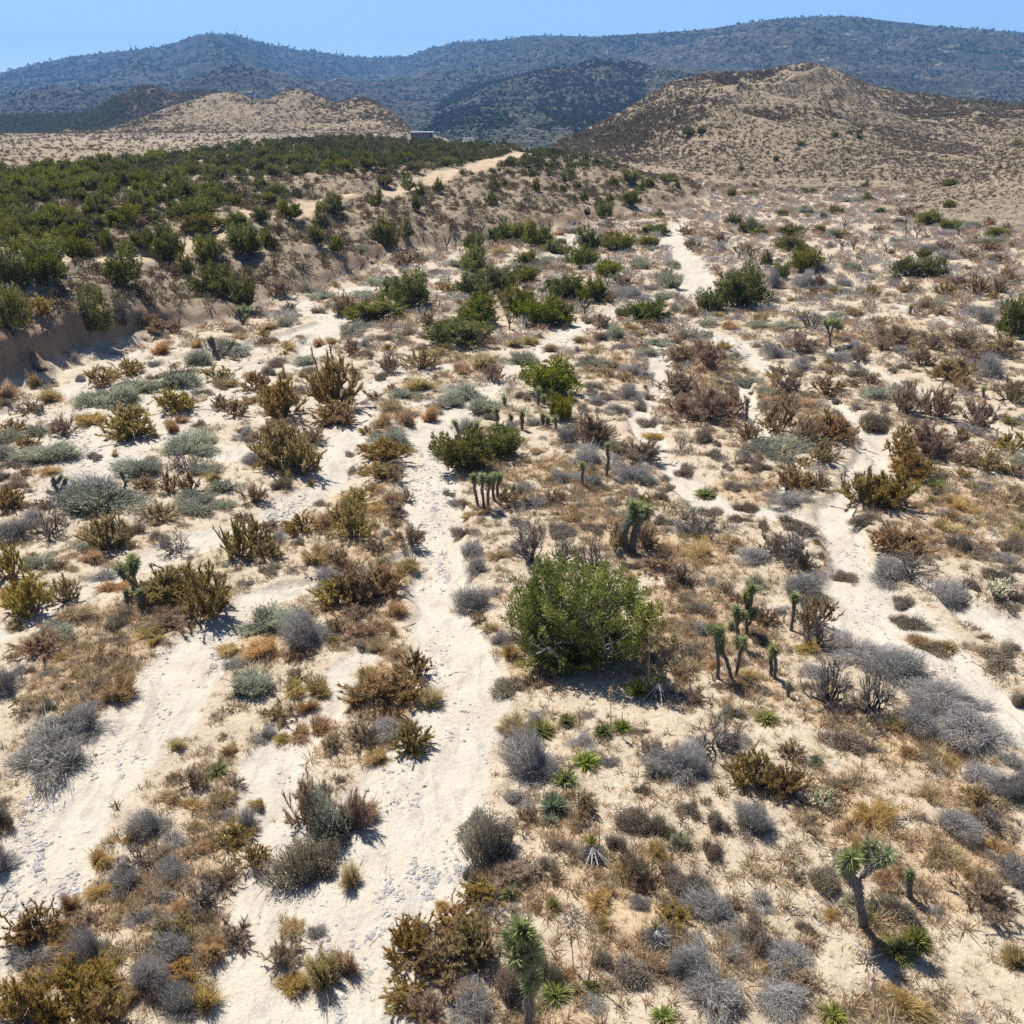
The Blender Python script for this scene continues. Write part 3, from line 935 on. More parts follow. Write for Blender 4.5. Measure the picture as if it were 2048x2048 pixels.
KIND = {
    'G': (sh_grey, 'grey', W_STEM, 'grey_shrub', 'grey shrub', 'twigs'),
    'S': (sh_sage, 'sage', W_STEM, 'sagebrush', 'sagebrush', 'foliage'),
    'R': (sh_rust, 'rust', W_STEM, 'buckwheat_shrub', 'buckwheat', 'twigs'),
    'O': (sh_olive, 'olive', W_STEM, 'olive_shrub', 'olive shrub', 'foliage'),
    'T': (sh_straw, 'straw', W_STEM, 'straw_shrub', 'straw shrub', 'twigs'),
    'B': (sh_brown, 'brown', W_STEM, 'brown_shrub', 'brown shrub', 'twigs'),
    'D': (sh_dead, 'dead', W_DARK, 'dead_shrub', 'dead shrub', 'twigs'),
    'J': (sh_juniper, 'juniper', W_JUN, 'juniper_tree', 'juniper', 'crown'),
    'Y': (sh_yucca, 'yucca', W_STALK, 'yucca_plant', 'yucca', 'leaves'),
    'A': (sh_yucca, 'bluegreen', W_STALK, 'agave_plant', 'agave', 'leaves'),
    'P': (sh_sage, 'cholla', W_STEM, 'pale_shrub', 'pale shrub', 'foliage'),
    'U': (sh_straw, 'gold', W_STALK, 'golden_grass_clump', 'grass clump', 'blades'),
    'E': (sh_yucca, 'tanleaf', W_STALK, 'dry_yucca', 'dry yucca', 'leaves'),
}
_proto = {}


def proto(kind, size, var):
    """(stem mesh, foliage mesh, both in one mesh) of a kind at a level of detail"""
    key = (kind, size, var)
    if key not in _proto:
        fn, matk, wood, name, _, part = KIND[kind]
        q = (.1, .5, 1.0)[size] if kind != 'J' else (.08, .34, 1.0)[size]
        st, f = fn(1000 + 77 * var + 13 * size + 7 * ord(kind), q)
        Vs, Fs, Ts = st.arrays(); Vf, Ff, Tf = f.arrays()
        ms = mesh(name + "_stems", Vs, Fs, wood, attrs=dict(tint=Ts))
        mf = mesh(name + "_" + part, Vf, Ff, P[matk], attrs=dict(tint=Tf))
        mi = np.concatenate([np.zeros(len(Fs), int), np.ones(len(Ff), int)])
        mb = mesh(name, np.concatenate([Vs, Vf]), np.concatenate([Fs, Ff + len(Vs)]), [wood, P[matk]], mi, dict(tint=np.concatenate([Ts, Tf])))
        _proto[key] = (ms, mf, mb, (Vf, Ff, Tf))
    return _proto[key]

# ------------------------------------------------------------------ what grows where: "kind centre-x bottom width height" in each enlarged tile of the photograph
TILE = 700.0 / 1932.0
TILES = {
    (0, 1512): """R 20 430 140 190;G 10 650 130 230;Y 1195 145 150 100;B 1060 210 150 150;T 950 290 160 120;B 1300 190 100 80;T 1425 310 100 110;T 1240 300 180 140;G 1370 420 120 140;
G 1245 370 130 90;T 1050 330 140 100;G 840 470 200 180;T 720 500 130 110;D 770 640 160 150;G 960 530 140 110;O 1290 500 180 110;T 550 640 150 150;G 690 760 180 170;O 1390 640 160 160;
B 1240 760 160 140;G 1440 690 130 110;G 970 700 180 150;T 560 800 170 140;G 890 830 160 130;D 1120 890 200 200;T 385 890 130 150;O 180 1060 220 220;G 160 1190 190 160;T 360 1100 170 140;
G 510 1160 180 200;O 310 1060 150 130;B 490 960 140 110;G 770 960 140 120;G 900 1010 150 130;O 950 1080 200 180;G 990 1190 220 190;T 1180 1150 200 200;B 1290 1080 160 150;G 820 1320 200 220;
O 1020 1330 220 150;G 1010 1475 200 190;T 1130 1430 160 190;T 740 1400 160 140;O 430 1500 340 330;O 130 1580 260 300;O 580 1560 200 240;B 1710 420 190 270;S 1840 470 270 310;B 1960 440 160 250;R 1740 745 330 300;
T 1620 1010 180 120;B 1570 1190 180 170;T 1620 1340 220 190;T 1790 1310 220 330;G 1740 1000 100 110;B 600 1290 140 110;T 1120 560 120 80;T 1080 420 120 80;T 860 640 120 80;T 1000 890 130 90;T 660 930 120 90;T 640 1180 140 100;G 430 1010 110 90""",
    (680, 1512): """T 130 380 160 190;T 60 750 130 200;T 40 1230 170 210;O 400 1180 240 250;O 640 1000 220 170;O 560 1280 300 280;O 740 1190 240 270;O 360 1440 230 200;B 480 1490 200 190;G 720 1510 260 160;
T 740 1400 180 180;G 450 1010 110 100;D 860 900 180 70;O 770 850 190 160;B 960 1130 140 130;R 950 1370 180 240;R 1140 1280 150 170;Y 1190 1400 190 160;E 1310 1350 120 110;Y 1385 1330 110 100;Y 1075 1440 90 80;
Y 940 815 110 110;Y 1175 880 110 100;U 1455 990 110 110;R 870 630 270 310;B 960 760 220 150;S 755 440 160 140;T 800 720 150 90;R 720 700 90 100;R 1130 660 100 90;
A 1180 350 180 170;A 1160 390 130 90;G 980 290 160 120;Y 1240 190 170 110;B 1350 340 150 140;B 1040 380 120 100;R 1600 430 200 190;R 1720 480 180 170;R 1220 545 130 110;R 1520 540 100 120;P 1860 530 140 140;
T 1560 720 220 170;T 1420 880 210 150;B 1640 740 190 190;R 1860 780 200 190;R 1440 1200 130 140;R 1620 1300 250 210;G 1880 1260 120 180;Y 1780 1500 150 100;A 1725 140 100 100;G 1480 60 90 80;
R 1040 1180 130 100;T 1240 1270 130 90;G 1400 1440 150 90;R 1330 420 110 70;B 1750 1240 110 100;T 560 860 100 60""",
    (1348, 1512): """G 80 170 230 190;O 420 200 190 220;O 610 250 180 190;D 540 210 160 150;G 450 470 270 240;D 690 310 160 120;B 740 390 100 80;R 90 350 140 110;R 250 440 140 140;P 40 530 130 100;R 200 590 150 140;
R 60 770 180 170;T 1090 440 280 220;T 1420 300 210 150;G 1690 200 230 140;G 1880 280 190 240;O 1670 330 170 150;D 1760 450 190 160;G 1560 470 240 190;T 1480 650 240 190;T 1640 720 190 140;G 1880 760 170 320;
B 1720 910 260 220;R 840 790 210 190;P 980 890 200 140;P 1110 880 110 110;R 1260 960 240 200;T 1170 740 150 110;Y 1230 1170 230 175;Y 1340 1100 170 155;Y 1065 930 80 80;G 230 990 280 210;G 480 870 170 140;
R 470 1110 220 210;G 90 880 150 120;G 640 1200 250 150;G 330 1170 150 110;G 60 1220 190 190;G 230 1480 370 250;G 570 1430 250 170;B 690 1310 190 110;T 1250 1490 290 220;Y 870 1490 160 110;T 1900 1220 210 200;
G 1640 1500 120 80;T 880 920 110 70;B 900 210 110 70;R 1000 190 110 60;B 350 880 130 100;G 350 1050 130 90;T 520 1250 120 80;G 130 1080 130 100;T 1800 560 150 110;B 1330 1430 130 90""",
    (0, 1000): """O 50 75 160 110;G 60 240 190 150;D 270 230 200 210;G 180 150 150 110;S 560 105 400 230;O 600 300 190 210;T 510 365 200 130;R 730 205 110 95;B 890 135 170 130;T 850 150 80 50;S 1110 90 210 100;S 1250 60 110 60;
D 960 310 170 120;R 890 250 130 90;O 60 470 170 210;S 200 400 160 110;O 190 670 230 240;O 360 590 150 170;G 560 460 150 95;T 400 710 240 130;S 290 780 180 90;B 230 890 210 150;S 190 830 110 70;
O 900 600 240 210;O 1130 680 250 290;O 1010 560 190 190;T 620 530 170 75;R 650 720 190 140;B 940 740 210 120;T 830 780 150 100;R 650 790 100 60;O 1320 345 160 220;O 1470 350 160 140;O 1400 300 170 190;G 1530 245 100 80;
R 1480 420 120 80;O 1660 200 150 120;T 1800 190 190 120;O 1900 150 170 130;T 1740 380 190 150;B 1870 370 110 100;G 1830 510 190 150;O 1880 600 210 170;T 1800 625 70 60;S 1480 760 280 190;G 1700 830 240 230;T 1260 870 180 110;
T 1450 900 270 120;B 1650 900 150 90;G 1280 940 120 95;S 1370 1120 280 200;T 1760 1110 150 150;T 1620 1100 150 130;B 1860 745 100 95;B 1540 1240 170 120;T 1700 1180 120 115;T 1650 1340 170 120;G 1460 1340 130 120;
T 1760 1310 150 130;B 1840 1400 110 105;T 975 1395 95 95;B 560 920 130 85;T 650 1140 210 210;B 540 1060 140 90;T 680 990 160 100;G 740 930 60 55;G 420 1345 320 240;G 300 1555 410 300;G 40 1080 150 210;B 130 1210 120 80;
T 1560 1350 110 80;T 90 720 110 80;G 480 1340 120 70;B 1650 1020 110 80;T 340 900 100 60;T 40 560 120 90;B 1500 180 110 70""",
    (680, 1000): """O 60 110 160 110;O 70 240 170 190;T 240 90 190 80;B 300 105 120 100;B 390 270 140 130;S 410 200 130 70;B 190 300 100 80;T 20 375 70 90;G 270 270 60 35;O 210 400 170 95;T 380 410 160 105;O 60 600 210 210;O 250 545 190 170;
B 90 680 150 100;T 310 660 120 115;B 120 790 190 115;T 230 735 110 80;T 290 765 60 75;T 220 870 170 120;O 410 1000 170 170;T 160 1000 170 105;O 250 1190 280 220;G 280 1320 210 130;T 500 1160 150 145;T 100 1160 150 170;
O 390 1400 180 170;B 140 1380 150 135;T 200 1475 190 115;T 330 1260 110 80;R 690 205 160 95;G 720 320 150 125;G 750 420 140 115;G 735 600 180 180;B 760 670 90 70;T 830 745 120 70;G 890 820 130 95;T 940 890 110 110;
D 1050 380 220 220;D 1240 380 150 170;D 1390 400 160 180;R 1220 220 180 95;U 1600 460 80 80;B 1750 420 210 120;B 1890 490 120 120;R 1580 390 100 60;T 1780 745 150 75;B 1530 290 110 170;B 1680 300 130 150;R 950 1090 190 100;
B 1070 1040 100 60;Y 1650 1110 150 140;T 940 1320 190 125;G 1085 1240 130 95;Y 1250 1260 110 105;Y 1450 1330 110 105;Y 1555 1300 110 95;Y 1110 1320 180 85;G 1070 1560 260 270;G 1340 1380 140 75;G 1370 1225 80 55;Y 1360 1500 165 110;
G 1830 1560 280 230;B 1720 1425 130 100;R 1660 1310 110 60;B 1850 925 110 55;G 1880 1130 150 90;T 880 340 150 80;G 960 300 100 60;T 780 95 100 60;R 1000 160 130 70;R 1190 200 120 80;R 1420 190 150 80;T 1290 130 120 80;G 860 540 90 60;T 700 100 90 60;B 1880 1010 130 90;R 1790 860 90 50""",
    (1348, 1000): """D 130 205 200 140;G 60 200 120 100;R 200 100 140 75;T 330 255 150 85;T 150 345 210 120;R 370 140 125 65;R 490 175 90 65;R 660 205 250 105;D 640 390 210 200;B 560 330 160 130;B 720 400 110 110;G 430 365 170 115;R 40 495 190 105;
R 930 440 170 95;R 1050 160 210 85;O 1220 330 250 185;G 1200 470 210 135;G 1480 590 270 150;D 1310 450 230 160;R 1270 585 160 105;T 1480 185 170 95;R 1560 295 150 145;T 1600 85 190 85;R 1650 325 170 65;G 1800 345 170 55;
R 1790 460 165 95;R 1650 505 125 85;R 1890 575 115 95;R 1830 620 140 60;R 1290 690 185 115;T 1350 815 170 105;R 1420 855 150 80;E 1510 850 140 100;R 1810 970 270 155;R 1910 1145 80 115;G 1560 560 120 90;
O 790 700 150 180;D 790 845 140 200;O 730 740 90 150;G 700 545 240 170;P 440 485 130 95;P 460 530 120 70;G 900 870 200 125;G 1050 940 270 170;G 1250 1060 330 230;G 1480 1260 380 240;G 1650 1400 380 260;G 1350 1310 240 190;G 1450 1120 220 150;
D 860 1190 240 280;D 1090 1250 240 290;R 130 645 180 115;G 140 755 120 105;B 500 715 150 125;R 460 815 145 110;R 100 875 120 85;T 420 1000 110 65;T 720 870 160 80;Y 510 1255 155 110;B 100 1135 150 110;R 310 1225 165 115;
R 490 1090 110 55;D 230 1440 260 220;G 60 1560 280 210;G 330 1400 170 120;R 980 1430 230 145;G 1360 1460 110 60;A 780 1475 90 80;G 1840 1490 150 115;B 650 1450 120 120;T 230 950 120 80;T 1620 210 110 60;B 1700 280 110 60;T 1880 250 140 110;
T 1230 1300 140 110;T 1020 1180 130 90;T 1300 1450 150 80;T 1520 1480 130 70;G 590 640 90 60;G 1620 1180 180 110;G 790 1010 170 120""",
    (0, 480): """J 60 260 180 200;J 260 245 170 150;J 240 155 200 140;J 430 110 160 110;J 680 265 185 165;J 930 140 145 150;J 1030 205 95 100;J 1150 140 155 140;J 1370 80 165 120;J 1180 335 230 155;J 1350 390 140 165;J 515 540 180 210;J 70 510 190 210;
O 215 430 110 120;J 1510 55 55 60;S 980 820 250 180;S 1090 700 170 115;S 640 925 250 150;S 770 860 180 105;S 520 925 160 105;S 1290 640 230 115;D 1180 650 110 115;O 560 820 140 115;O 700 760 160 115;T 640 770 80 40;
T 880 640 120 95;T 1090 600 75 65;R 1290 520 130 50;T 1330 550 110 50;T 205 820 80 95;T 30 900 140 150;R 20 930 80 60;T 290 910 150 105;B 170 970 150 85;O 1210 790 150 100;T 1240 830 170 80;R 1110 860 105 48;O 940 970 180 130;
T 1390 780 95 75;O 740 1105 230 180;T 510 1030 190 105;R 760 960 90 65;B 350 1085 100 105;O 70 1080 140 85;S 190 1095 130 85;G 30 1225 130 130;S 30 1130 110 80;O 160 1165 120 95;S 300 1235 250 135;R 70 1265 120 55;R 250 1245 130 55;
R 1520 695 115 65;T 1590 615 80 60;R 1490 755 105 75;O 1420 845 150 115;T 1380 910 120 60;O 1300 980 125 95;O 1220 935 110 85;R 1110 1035 90 45;T 960 1065 90 105;O 1580 1005 190 220;O 1850 935 190 280;O 1880 1035 210 140;
G 1660 860 75 85;T 1660 765 70 65;S 1690 685 150 80;G 1360 1115 115 95;O 1560 1290 220 260;O 1660 1320 170 230;B 1530 1130 210 140;B 1720 1135 130 95;G 1410 1245 150 120;R 1550 1395 125 100;S 1060 1195 250 135;D 1030 1295 140 150;
S 790 1315 200 130;S 1140 1315 140 85;T 1180 1345 105 75;R 530 1215 95 55;T 630 1195 60 65;O 930 1405 105 130;O 1055 1415 100 130;S 1240 1405 170 110;B 1400 1475 140 120;S 1090 1475 170 100;R 100 1385 170 75;O 50 1500 150 130;
T 270 1305 130 60;B 250 1495 120 75;G 560 1510 400 190;T 1710 1355 55 55;T 1760 1205 50 45;T 1760 575 95 65;T 1840 575 80 55;B 870 530 120 80;B 960 520 110 70;B 820 470 110 60;D 690 480 130 150;S 1570 480 100 70;B 1320 420 90 60;
B 1560 310 150 90;R 1700 300 110 60;S 1780 330 120 70;R 1880 410 130 100;B 1600 390 90 55;R 1760 395 80 45;B 1450 580 100 60;T 1470 500 110 60;R 1500 560 90 50;B 130 1310 90 50;R 620 1090 80 50;T 860 1090 60 60;R 800 1010 80 45;T 1000 1010 90 60;O 1480 880 110 80;B 1750 830 110 90;R 1700 740 80 50""",
    (680, 480): """J 370 390 280 185;J 195 460 290 85;J 740 185 200 125;J 730 320 190 120;J 870 300 190 130;J 1020 235 150 85;J 1040 140 115 75;J 760 475 260 145;J 990 430 190 150;J 1140 490 240 150;J 1230 480 130 100;J 1240 330 230 120;J 1400 350 170 110;
J 1340 160 155 105;J 1480 205 150 85;J 640 605 330 145;J 1700 465 230 115;J 1180 885 310 205;J 1215 1005 140 135;J 700 1310 310 240;J 900 1220 190 180;R 1560 420 100 70;S 240 250 200 50;S 140 330 130 70;B 30 410 110 110;
B 340 150 120 90;R 530 190 100 40;S 450 200 90 35;T 100 230 120 50;R 540 250 70 30;O 580 290 80 50;R 580 395 70 30;B 480 475 110 75;R 600 470 80 30;S 60 530 130 80;S 130 490 100 50;G 150 600 80 60;B 60 640 100 90;R 250 560 80 50;
R 380 530 90 50;B 270 745 110 120;R 220 770 90 50;O 450 725 170 125;T 550 640 90 50;B 330 580 70 45;G 370 500 70 50;T 790 720 200 130;T 670 750 140 80;B 850 780 110 110;T 440 850 190 115;S 350 880 140 80;S 700 880 210 120;S 620 920 140 85;
T 300 970 170 110;T 370 1030 160 140;T 230 1040 140 110;T 490 1000 110 120;O 150 1070 90 50;S 300 1160 230 120;O 250 1240 200 140;O 200 1330 160 110;B 270 1340 150 110;G 50 1190 60 50;G 60 1280 70 70;T 190 1400 110 80;O 120 1490 170 110;
T 300 1480 140 120;B 360 1430 80 80;S 790 970 220 110;R 830 1000 90 55;S 570 1180 110 100;G 700 1060 130 100;G 930 1070 100 70;G 1060 1030 80 80;T 950 600 110 70;T 1050 590 130 65;T 1170 620 110 60;S 1000 695 170 95;S 1390 710 250 100;
T 1330 580 110 60;B 1440 490 120 85;R 1440 560 80 60;S 1520 550 90 80;T 1600 500 110 55;G 1570 610 120 60;S 1750 590 150 65;S 1700 640 130 60;G 1600 750 130 80;G 1690 770 90 75;B 1480 760 60 50;R 1400 830 100 50;G 1590 890 150 95;B 1690 870 90 50;
G 1410 910 110 65;R 1660 930 90 60;G 1510 960 160 70;R 1550 960 100 60;G 1440 955 80 35;R 1720 1030 180 80;T 1720 1085 130 50;G 1260 1120 140 115;B 1390 1150 190 170;G 1280 1160 110 60;G 1360 1260 190 110;B 1560 1200 110 85;B 1680 1240 200 130;
G 1620 1350 200 130;S 1680 1370 140 80;G 1230 1350 150 110;G 1390 1370 110 100;R 1430 1400 110 60;G 1020 1400 120 100;R 600 1395 80 45;G 630 1450 90 60;R 690 1470 90 55;B 950 1490 170 110;G 1060 1500 150 90;B 1190 1470 120 90;R 1560 1410 80 40;
R 1810 1400 90 50;R 1500 1470 110 60;B 1860 860 180 130;B 1880 990 140 130;R 1900 1290 100 50;B 1870 680 150 100;T 1380 730 90 45;R 1380 690 80 40;G 550 950 60 40;T 1100 1190 110 50;R 1130 1460 90 50;G 1620 330 190 70;S 1780 320 170 60;S 1830 270 120 90;
S 1650 160 120 60;B 1800 230 90 80;G 1700 280 110 50;B 1560 260 120 60;S 1840 150 100 60;S 1850 400 70 60;R 1080 160 110 40;R 1200 170 110 40;R 1050 280 90 40;G 970 150 120 50;S 1170 110 110 45;T 880 90 120 60;B 960 30 90 40;B 430 130 70 60;R 1370 460 90 50;T 1640 540 110 50;B 1760 520 120 60;G 240 1010 60 40""",
    (1348, 480): """J 375 385 260 200;J 200 400 150 100;J 720 185 185 130;J 600 220 95 85;J 510 150 58 80;J 640 65 150 70;J 1290 210 190 100;J 1420 210 150 90;J 1370 110 85 50;J 1855 550 160 200;J 1220 235 60 50;D 740 500 150 95;B 680 640 170 135;G 560 660 145 115;
G 900 680 170 90;B 1030 670 105 80;B 1230 590 190 115;B 1360 700 115 105;G 1260 640 115 75;O 1660 310 125 115;O 1490 310 95 75;B 1800 300 120 90;S 400 800 155 95;B 620 855 135 105;B 200 720 160 145;B 130 640 110 90;B 180 1015 210 190;
B 310 985 160 165;O 570 1080 170 180;B 610 940 145 95;O 860 1125 180 165;B 720 1145 150 165;O 820 1240 135 135;B 790 1120 90 120;S 560 1215 250 125;B 400 1115 125 115;R 1120 1050 210 150;B 1290 980 170 185;S 1120 890 150 110;S 1270 885 170 105;
B 1450 1000 145 170;B 1390 1215 230 185;O 1240 1215 150 125;O 1270 1110 110 90;O 1040 1490 200 200;O 1180 1500 220 220;O 1310 1340 190 155;B 1600 1255 125 95;O 1740 1295 115 125;O 1860 1190 170 125;G 1640 1070 160 80;B 1680 1040 170 160;
O 1580 1120 80 75;O 1540 795 190 135;B 1600 840 130 90;G 1740 765 170 145;B 1850 905 170 125;B 1740 660 120 80;B 1800 655 170 125;B 1590 625 210 115;O 640 1390 190 155;G 640 1485 190 115;O 800 1385 95 105;Y 175 1410 125 80;R 220 1215 125 60;
R 70 1285 150 55;R 480 1285 135 75;R 300 1275 80 45;R 380 1245 85 55;R 350 1395 155 85;R 390 1485 135 85;R 170 1130 125 95;Y 1440 1385 130 75;Y 1430 1455 65 55;Y 1660 1385 65 55;B 1900 1450 120 65;Y 1850 1030 90 60;R 910 895 80 55;O 840 855 170 115;
R 1000 765 110 70;T 540 765 110 60;R 460 595 65 30;G 550 270 90 110;G 710 270 130 120;B 790 270 80 80;G 820 180 90 80;G 940 260 90 75;G 1060 220 90 60;S 980 170 100 50;S 870 280 80 40;S 840 320 70 35;S 710 340 60 45;G 550 350 80 55;O 1080 320 90 70;
B 1300 290 90 50;B 1570 260 120 60;B 1640 110 130 60;B 1780 130 110 60;B 1830 240 120 90;B 1750 70 110 60;G 1500 110 110 55;G 1640 420 110 70;B 1470 420 100 50;S 1420 380 120 50;G 1720 460 110 100;S 610 500 150 55;S 470 490 90 45;S 180 480 90 50;
S 180 540 90 60;R 70 560 110 60;T 300 500 150 60;T 470 460 110 60;S 460 480 80 40;T 660 480 80 40;G 350 440 70 45;T 240 430 90 45;B 100 420 90 50;B 50 680 110 80;T 280 610 90 60;R 340 650 60 35;R 90 1000 110 60;T 1480 560 120 50;R 1260 720 90 50;
B 1150 620 110 80;G 1140 540 90 60;B 1420 620 130 90;B 1640 700 110 90;R 1550 930 90 50;O 1590 1330 110 60;B 1390 380 70 60;T 1000 420 110 60;B 1130 470 90 50;T 700 430 90 50;S 890 440 80 50;G 990 610 100 60;G 700 720 110 90;B 570 740 110 70;
T 830 730 110 50;R 1300 790 80 40;B 1900 1320 110 90;R 1490 1190 80 40;G 1720 1370 90 50;T 1820 1300 120 60;T 1550 1480 170 70;R 500 1120 60 40;B 40 860 130 110;B 30 960 110 110;S 520 860 100 50;R 430 840 70 35;T 740 930 100 50""",
    (680, 0): """J 250 1385 145 155;J 370 1315 85 85;J 835 1128 62 70;J 200 1140 75 85;J 420 1168 65 95;J 440 1095 65 75;J 380 1050 85 75;J 545 1062 65 75;J 850 1052 75 68;J 910 1036 45 48;J 1085 1052 66 68;J 1240 1010 28 40;J 1180 1046 46 38;J 1310 1046 66 48;J 1510 1032 56 58;
J 1660 1056 46 46;J 1710 1036 56 56;J 1800 1010 105 46;J 1600 1010 95 66;J 1350 1112 56 56;J 1440 1142 56 56;J 1490 1122 46 56;J 1610 1138 95 85;J 1460 1208 95 85;J 1360 1192 46 46;J 1760 1202 66 38;J 730 1388 115 85;J 870 1342 115 85;J 960 1340 160 95;J 1090 1370 170 120;
J 1190 1392 145 66;J 1370 1388 150 105;J 1530 1388 190 95;J 1740 1304 165 68;J 1700 1372 115 58;J 1290 1112 38 38;J 1230 1062 38 38;B 560 1230 70 50;B 700 1260 60 50;B 1000 1150 60 40;D 905 1250 60 60;B 150 1200 60 60;S 120 1390 80 50;B 290 1180 50 40;R 1270 1290 80 40;B 1480 1260 90 45;S 1310 1280 70 30;T 1210 1300 80 40""",
    (0, 0): """J 200 1425 230 110;J 430 1415 155 80;J 580 1385 105 95;J 700 1410 115 60;J 790 1375 155 95;J 930 1440 140 160;J 1100 1292 185 105;J 1350 1410 155 150;J 1480 1385 85 105;J 1160 1420 145 90;J 1600 1215 145 105;J 1780 1275 95 95;J 1740 1355 95 88;J 1860 1405 75 95;
J 1830 1185 190 105;J 1300 1255 210 78;J 420 1335 155 88;J 670 1255 195 108;J 840 1245 125 78;J 220 1285 185 105;J 1090 1212 190 108;J 1440 1225 95 78;B 780 1250 80 50;B 1540 1300 60 80;B 1350 1060 60 40;G 520 1240 80 50""",
    (1348, 0): """J 315 1088 70 48;J 430 1083 80 28;J 440 1032 28 24;J 720 1067 50 28;J 770 1067 46 28;J 865 1057 33 20;J 1065 1112 66 38;J 1050 1033 50 38;J 1350 1150 52 34;J 1520 1148 66 58;J 1520 1028 66 56;J 580 962 28 34;J 890 757 52 33;J 1025 767 43 28;J 970 737 34 19;
J 1020 732 34 18;J 1125 724 34 18;J 150 742 56 48;J 80 748 76 48;J 560 887 38 28;J 370 942 36 33;J 700 802 48 24;J 1910 802 76 28;J 330 1248 105 66;J 400 1290 110 70;J 470 1305 90 48;J 640 1308 150 66;J 600 1192 66 34;J 890 1182 95 43;J 825 1207 43 33;J 1410 1248 125 78;
J 1510 1272 105 58;J 1250 1242 66 38;J 1130 1178 76 28;J 1780 1314 125 58;J 800 1292 85 48;J 890 1318 105 48;J 630 1375 145 48;J 1380 1418 85 38;J 20 1033 38 34;S 740 1180 110 60;S 430 1260 80 80;S 1720 1360 180 50;S 1640 1260 110 50;B 1740 1240 80 60;B 1290 1200 110 50;
B 1830 1260 70 50;G 860 1370 70 50;G 1480 1300 130 50;G 1420 1390 150 50;G 1250 1370 90 40;B 1120 1290 80 40;B 60 1300 90 50;B 100 1380 90 60;B 250 1340 80 50;G 260 1390 80 50;B 1500 1390 90 50;G 1600 1200 80 35;B 1600 1110 50 20;S 960 1120 120 25;B 1010 1060 30 20;B 210 1060 40 30;B 110 1080 30 30"""
}

# Joshua trees: (base u, base v, [stem polylines in 2048 px], head radius px, trunk radius px, label)
def _t(ox, oy, pts):
    return [(ox + x * TILE, oy + y * TILE) for x, y in pts]


JOSHUA = [
    (_t(1348, 1512, [(1050, 935)])[0], [_t(1348, 1512, [(1050, 935), (1030, 800), (1005, 690), (965, 640), (955, 570)]), _t(1348, 1512, [(1005, 690), (1060, 620), (1110, 560), (1165, 520)]), _t(1348, 1512, [(965, 640), (960, 520)]), _t(1348, 1512, [(1080, 590), (1100, 530)])],
     17, 8, "stout Joshua tree forked into two leafy arms"),
    (_t(1348, 1512, [(1300, 775)])[0], [_t(1348, 1512, [(1298, 775), (1300, 730), (1305, 640)])], 9, 5, "young columnar Joshua tree leafy down to the ground"),
    (_t(680, 1512, [(1030, 1530)])[0], [_t(680, 1512, [(1030, 1530), (1040, 1350), (1055, 1220)]), _t(680, 1512, [(1050, 1330), (1045, 1150), (1055, 1070)]), _t(680, 1512, [(1045, 1150), (975, 1090)]), _t(680, 1512, [(1045, 1120), (1020, 1000), (1000, 950)]), _t(680, 1512, [(1030, 1050), (945, 1040)])],
     19, 8, "tall Joshua tree with stacked spiky heads at bottom centre"),
    (_t(0, 1000, [(750, 520)])[0], [_t(0, 1000, [(750, 520), (745, 460), (725, 420), (738, 340)]), _t(0, 1000, [(725, 420), (690, 420), (660, 380)]), _t(0, 1000, [(725, 410), (710, 365)])], 12, 5.5, "Joshua tree with three green heads beside olive thicket"),
    (_t(0, 1000, [(706, 580)])[0], [_t(0, 1000, [(706, 580), (695, 500)])], 6, 4, "slender knee high Joshua stem left of the olive thicket"),
    (_t(0, 1000, [(790, 605)])[0], [_t(0, 1000, [(790, 605), (770, 510)])], 9, 5, "short green headed Joshua stem at the olive thicket"),
    (_t(0, 480, [(330, 1455)])[0], [_t(0, 480, [(330, 1455), (325, 1390), (300, 1345), (295, 1310)]), _t(0, 480, [(325, 1395), (350, 1325)]), _t(0, 480, [(315, 1390), (260, 1385)]), _t(0, 480, [(300, 1350), (325, 1310)])], 5, 4, "sparse forked Joshua tree on open pale sand"),
    (_t(0, 480, [(676, 1395)])[0], [_t(0, 480, [(676, 1395), (695, 1330), (665, 1280)]), _t(0, 480, [(695, 1320), (715, 1315)])], 4, 3.5, "bare leaning Joshua stem behind a big grey dome"),
    (_t(0, 480, [(1345, 460)])[0], [_t(0, 480, [(1345, 460), (1320, 420), (1318, 380)]), _t(0, 480, [(1345, 460), (1345, 375)]), _t(0, 480, [(1345, 460), (1370, 380)]), _t(0, 480, [(1345, 440), (1365, 410)])], 5, 3, "many stemmed Joshua tree at the foot of the bank slope"),
    (_t(0, 480, [(1205, 650)])[0], [_t(0, 480, [(1205, 650), (1180, 580), (1165, 540)]), _t(0, 480, [(1190, 610), (1150, 550)]), _t(0, 480, [(1230, 640), (1290, 560)])], 4, 3.5, "dark bare armed Joshua tree in the sage below the bank"),
    (_t(680, 1000, [(1620, 290)])[0], [_t(680, 1000, [(1615, 290), (1620, 200), (1650, 110), (1655, 40)]), _t(680, 1000, [(1590, 280), (1570, 200), (1600, 120), (1635, 80)]), _t(680, 1000, [(1650, 110), (1690, 40)]), _t(680, 1000, [(1640, 100), (1620, 30)])], 12, 6, "dark trunked Joshua tree with one dense green crown"),
    (_t(680, 1000, [(1555, 320)])[0], [_t(680, 1000, [(1555, 320), (1545, 270)])], 4, 5, "broken stub of a Joshua trunk by the dense crowned one"),
]
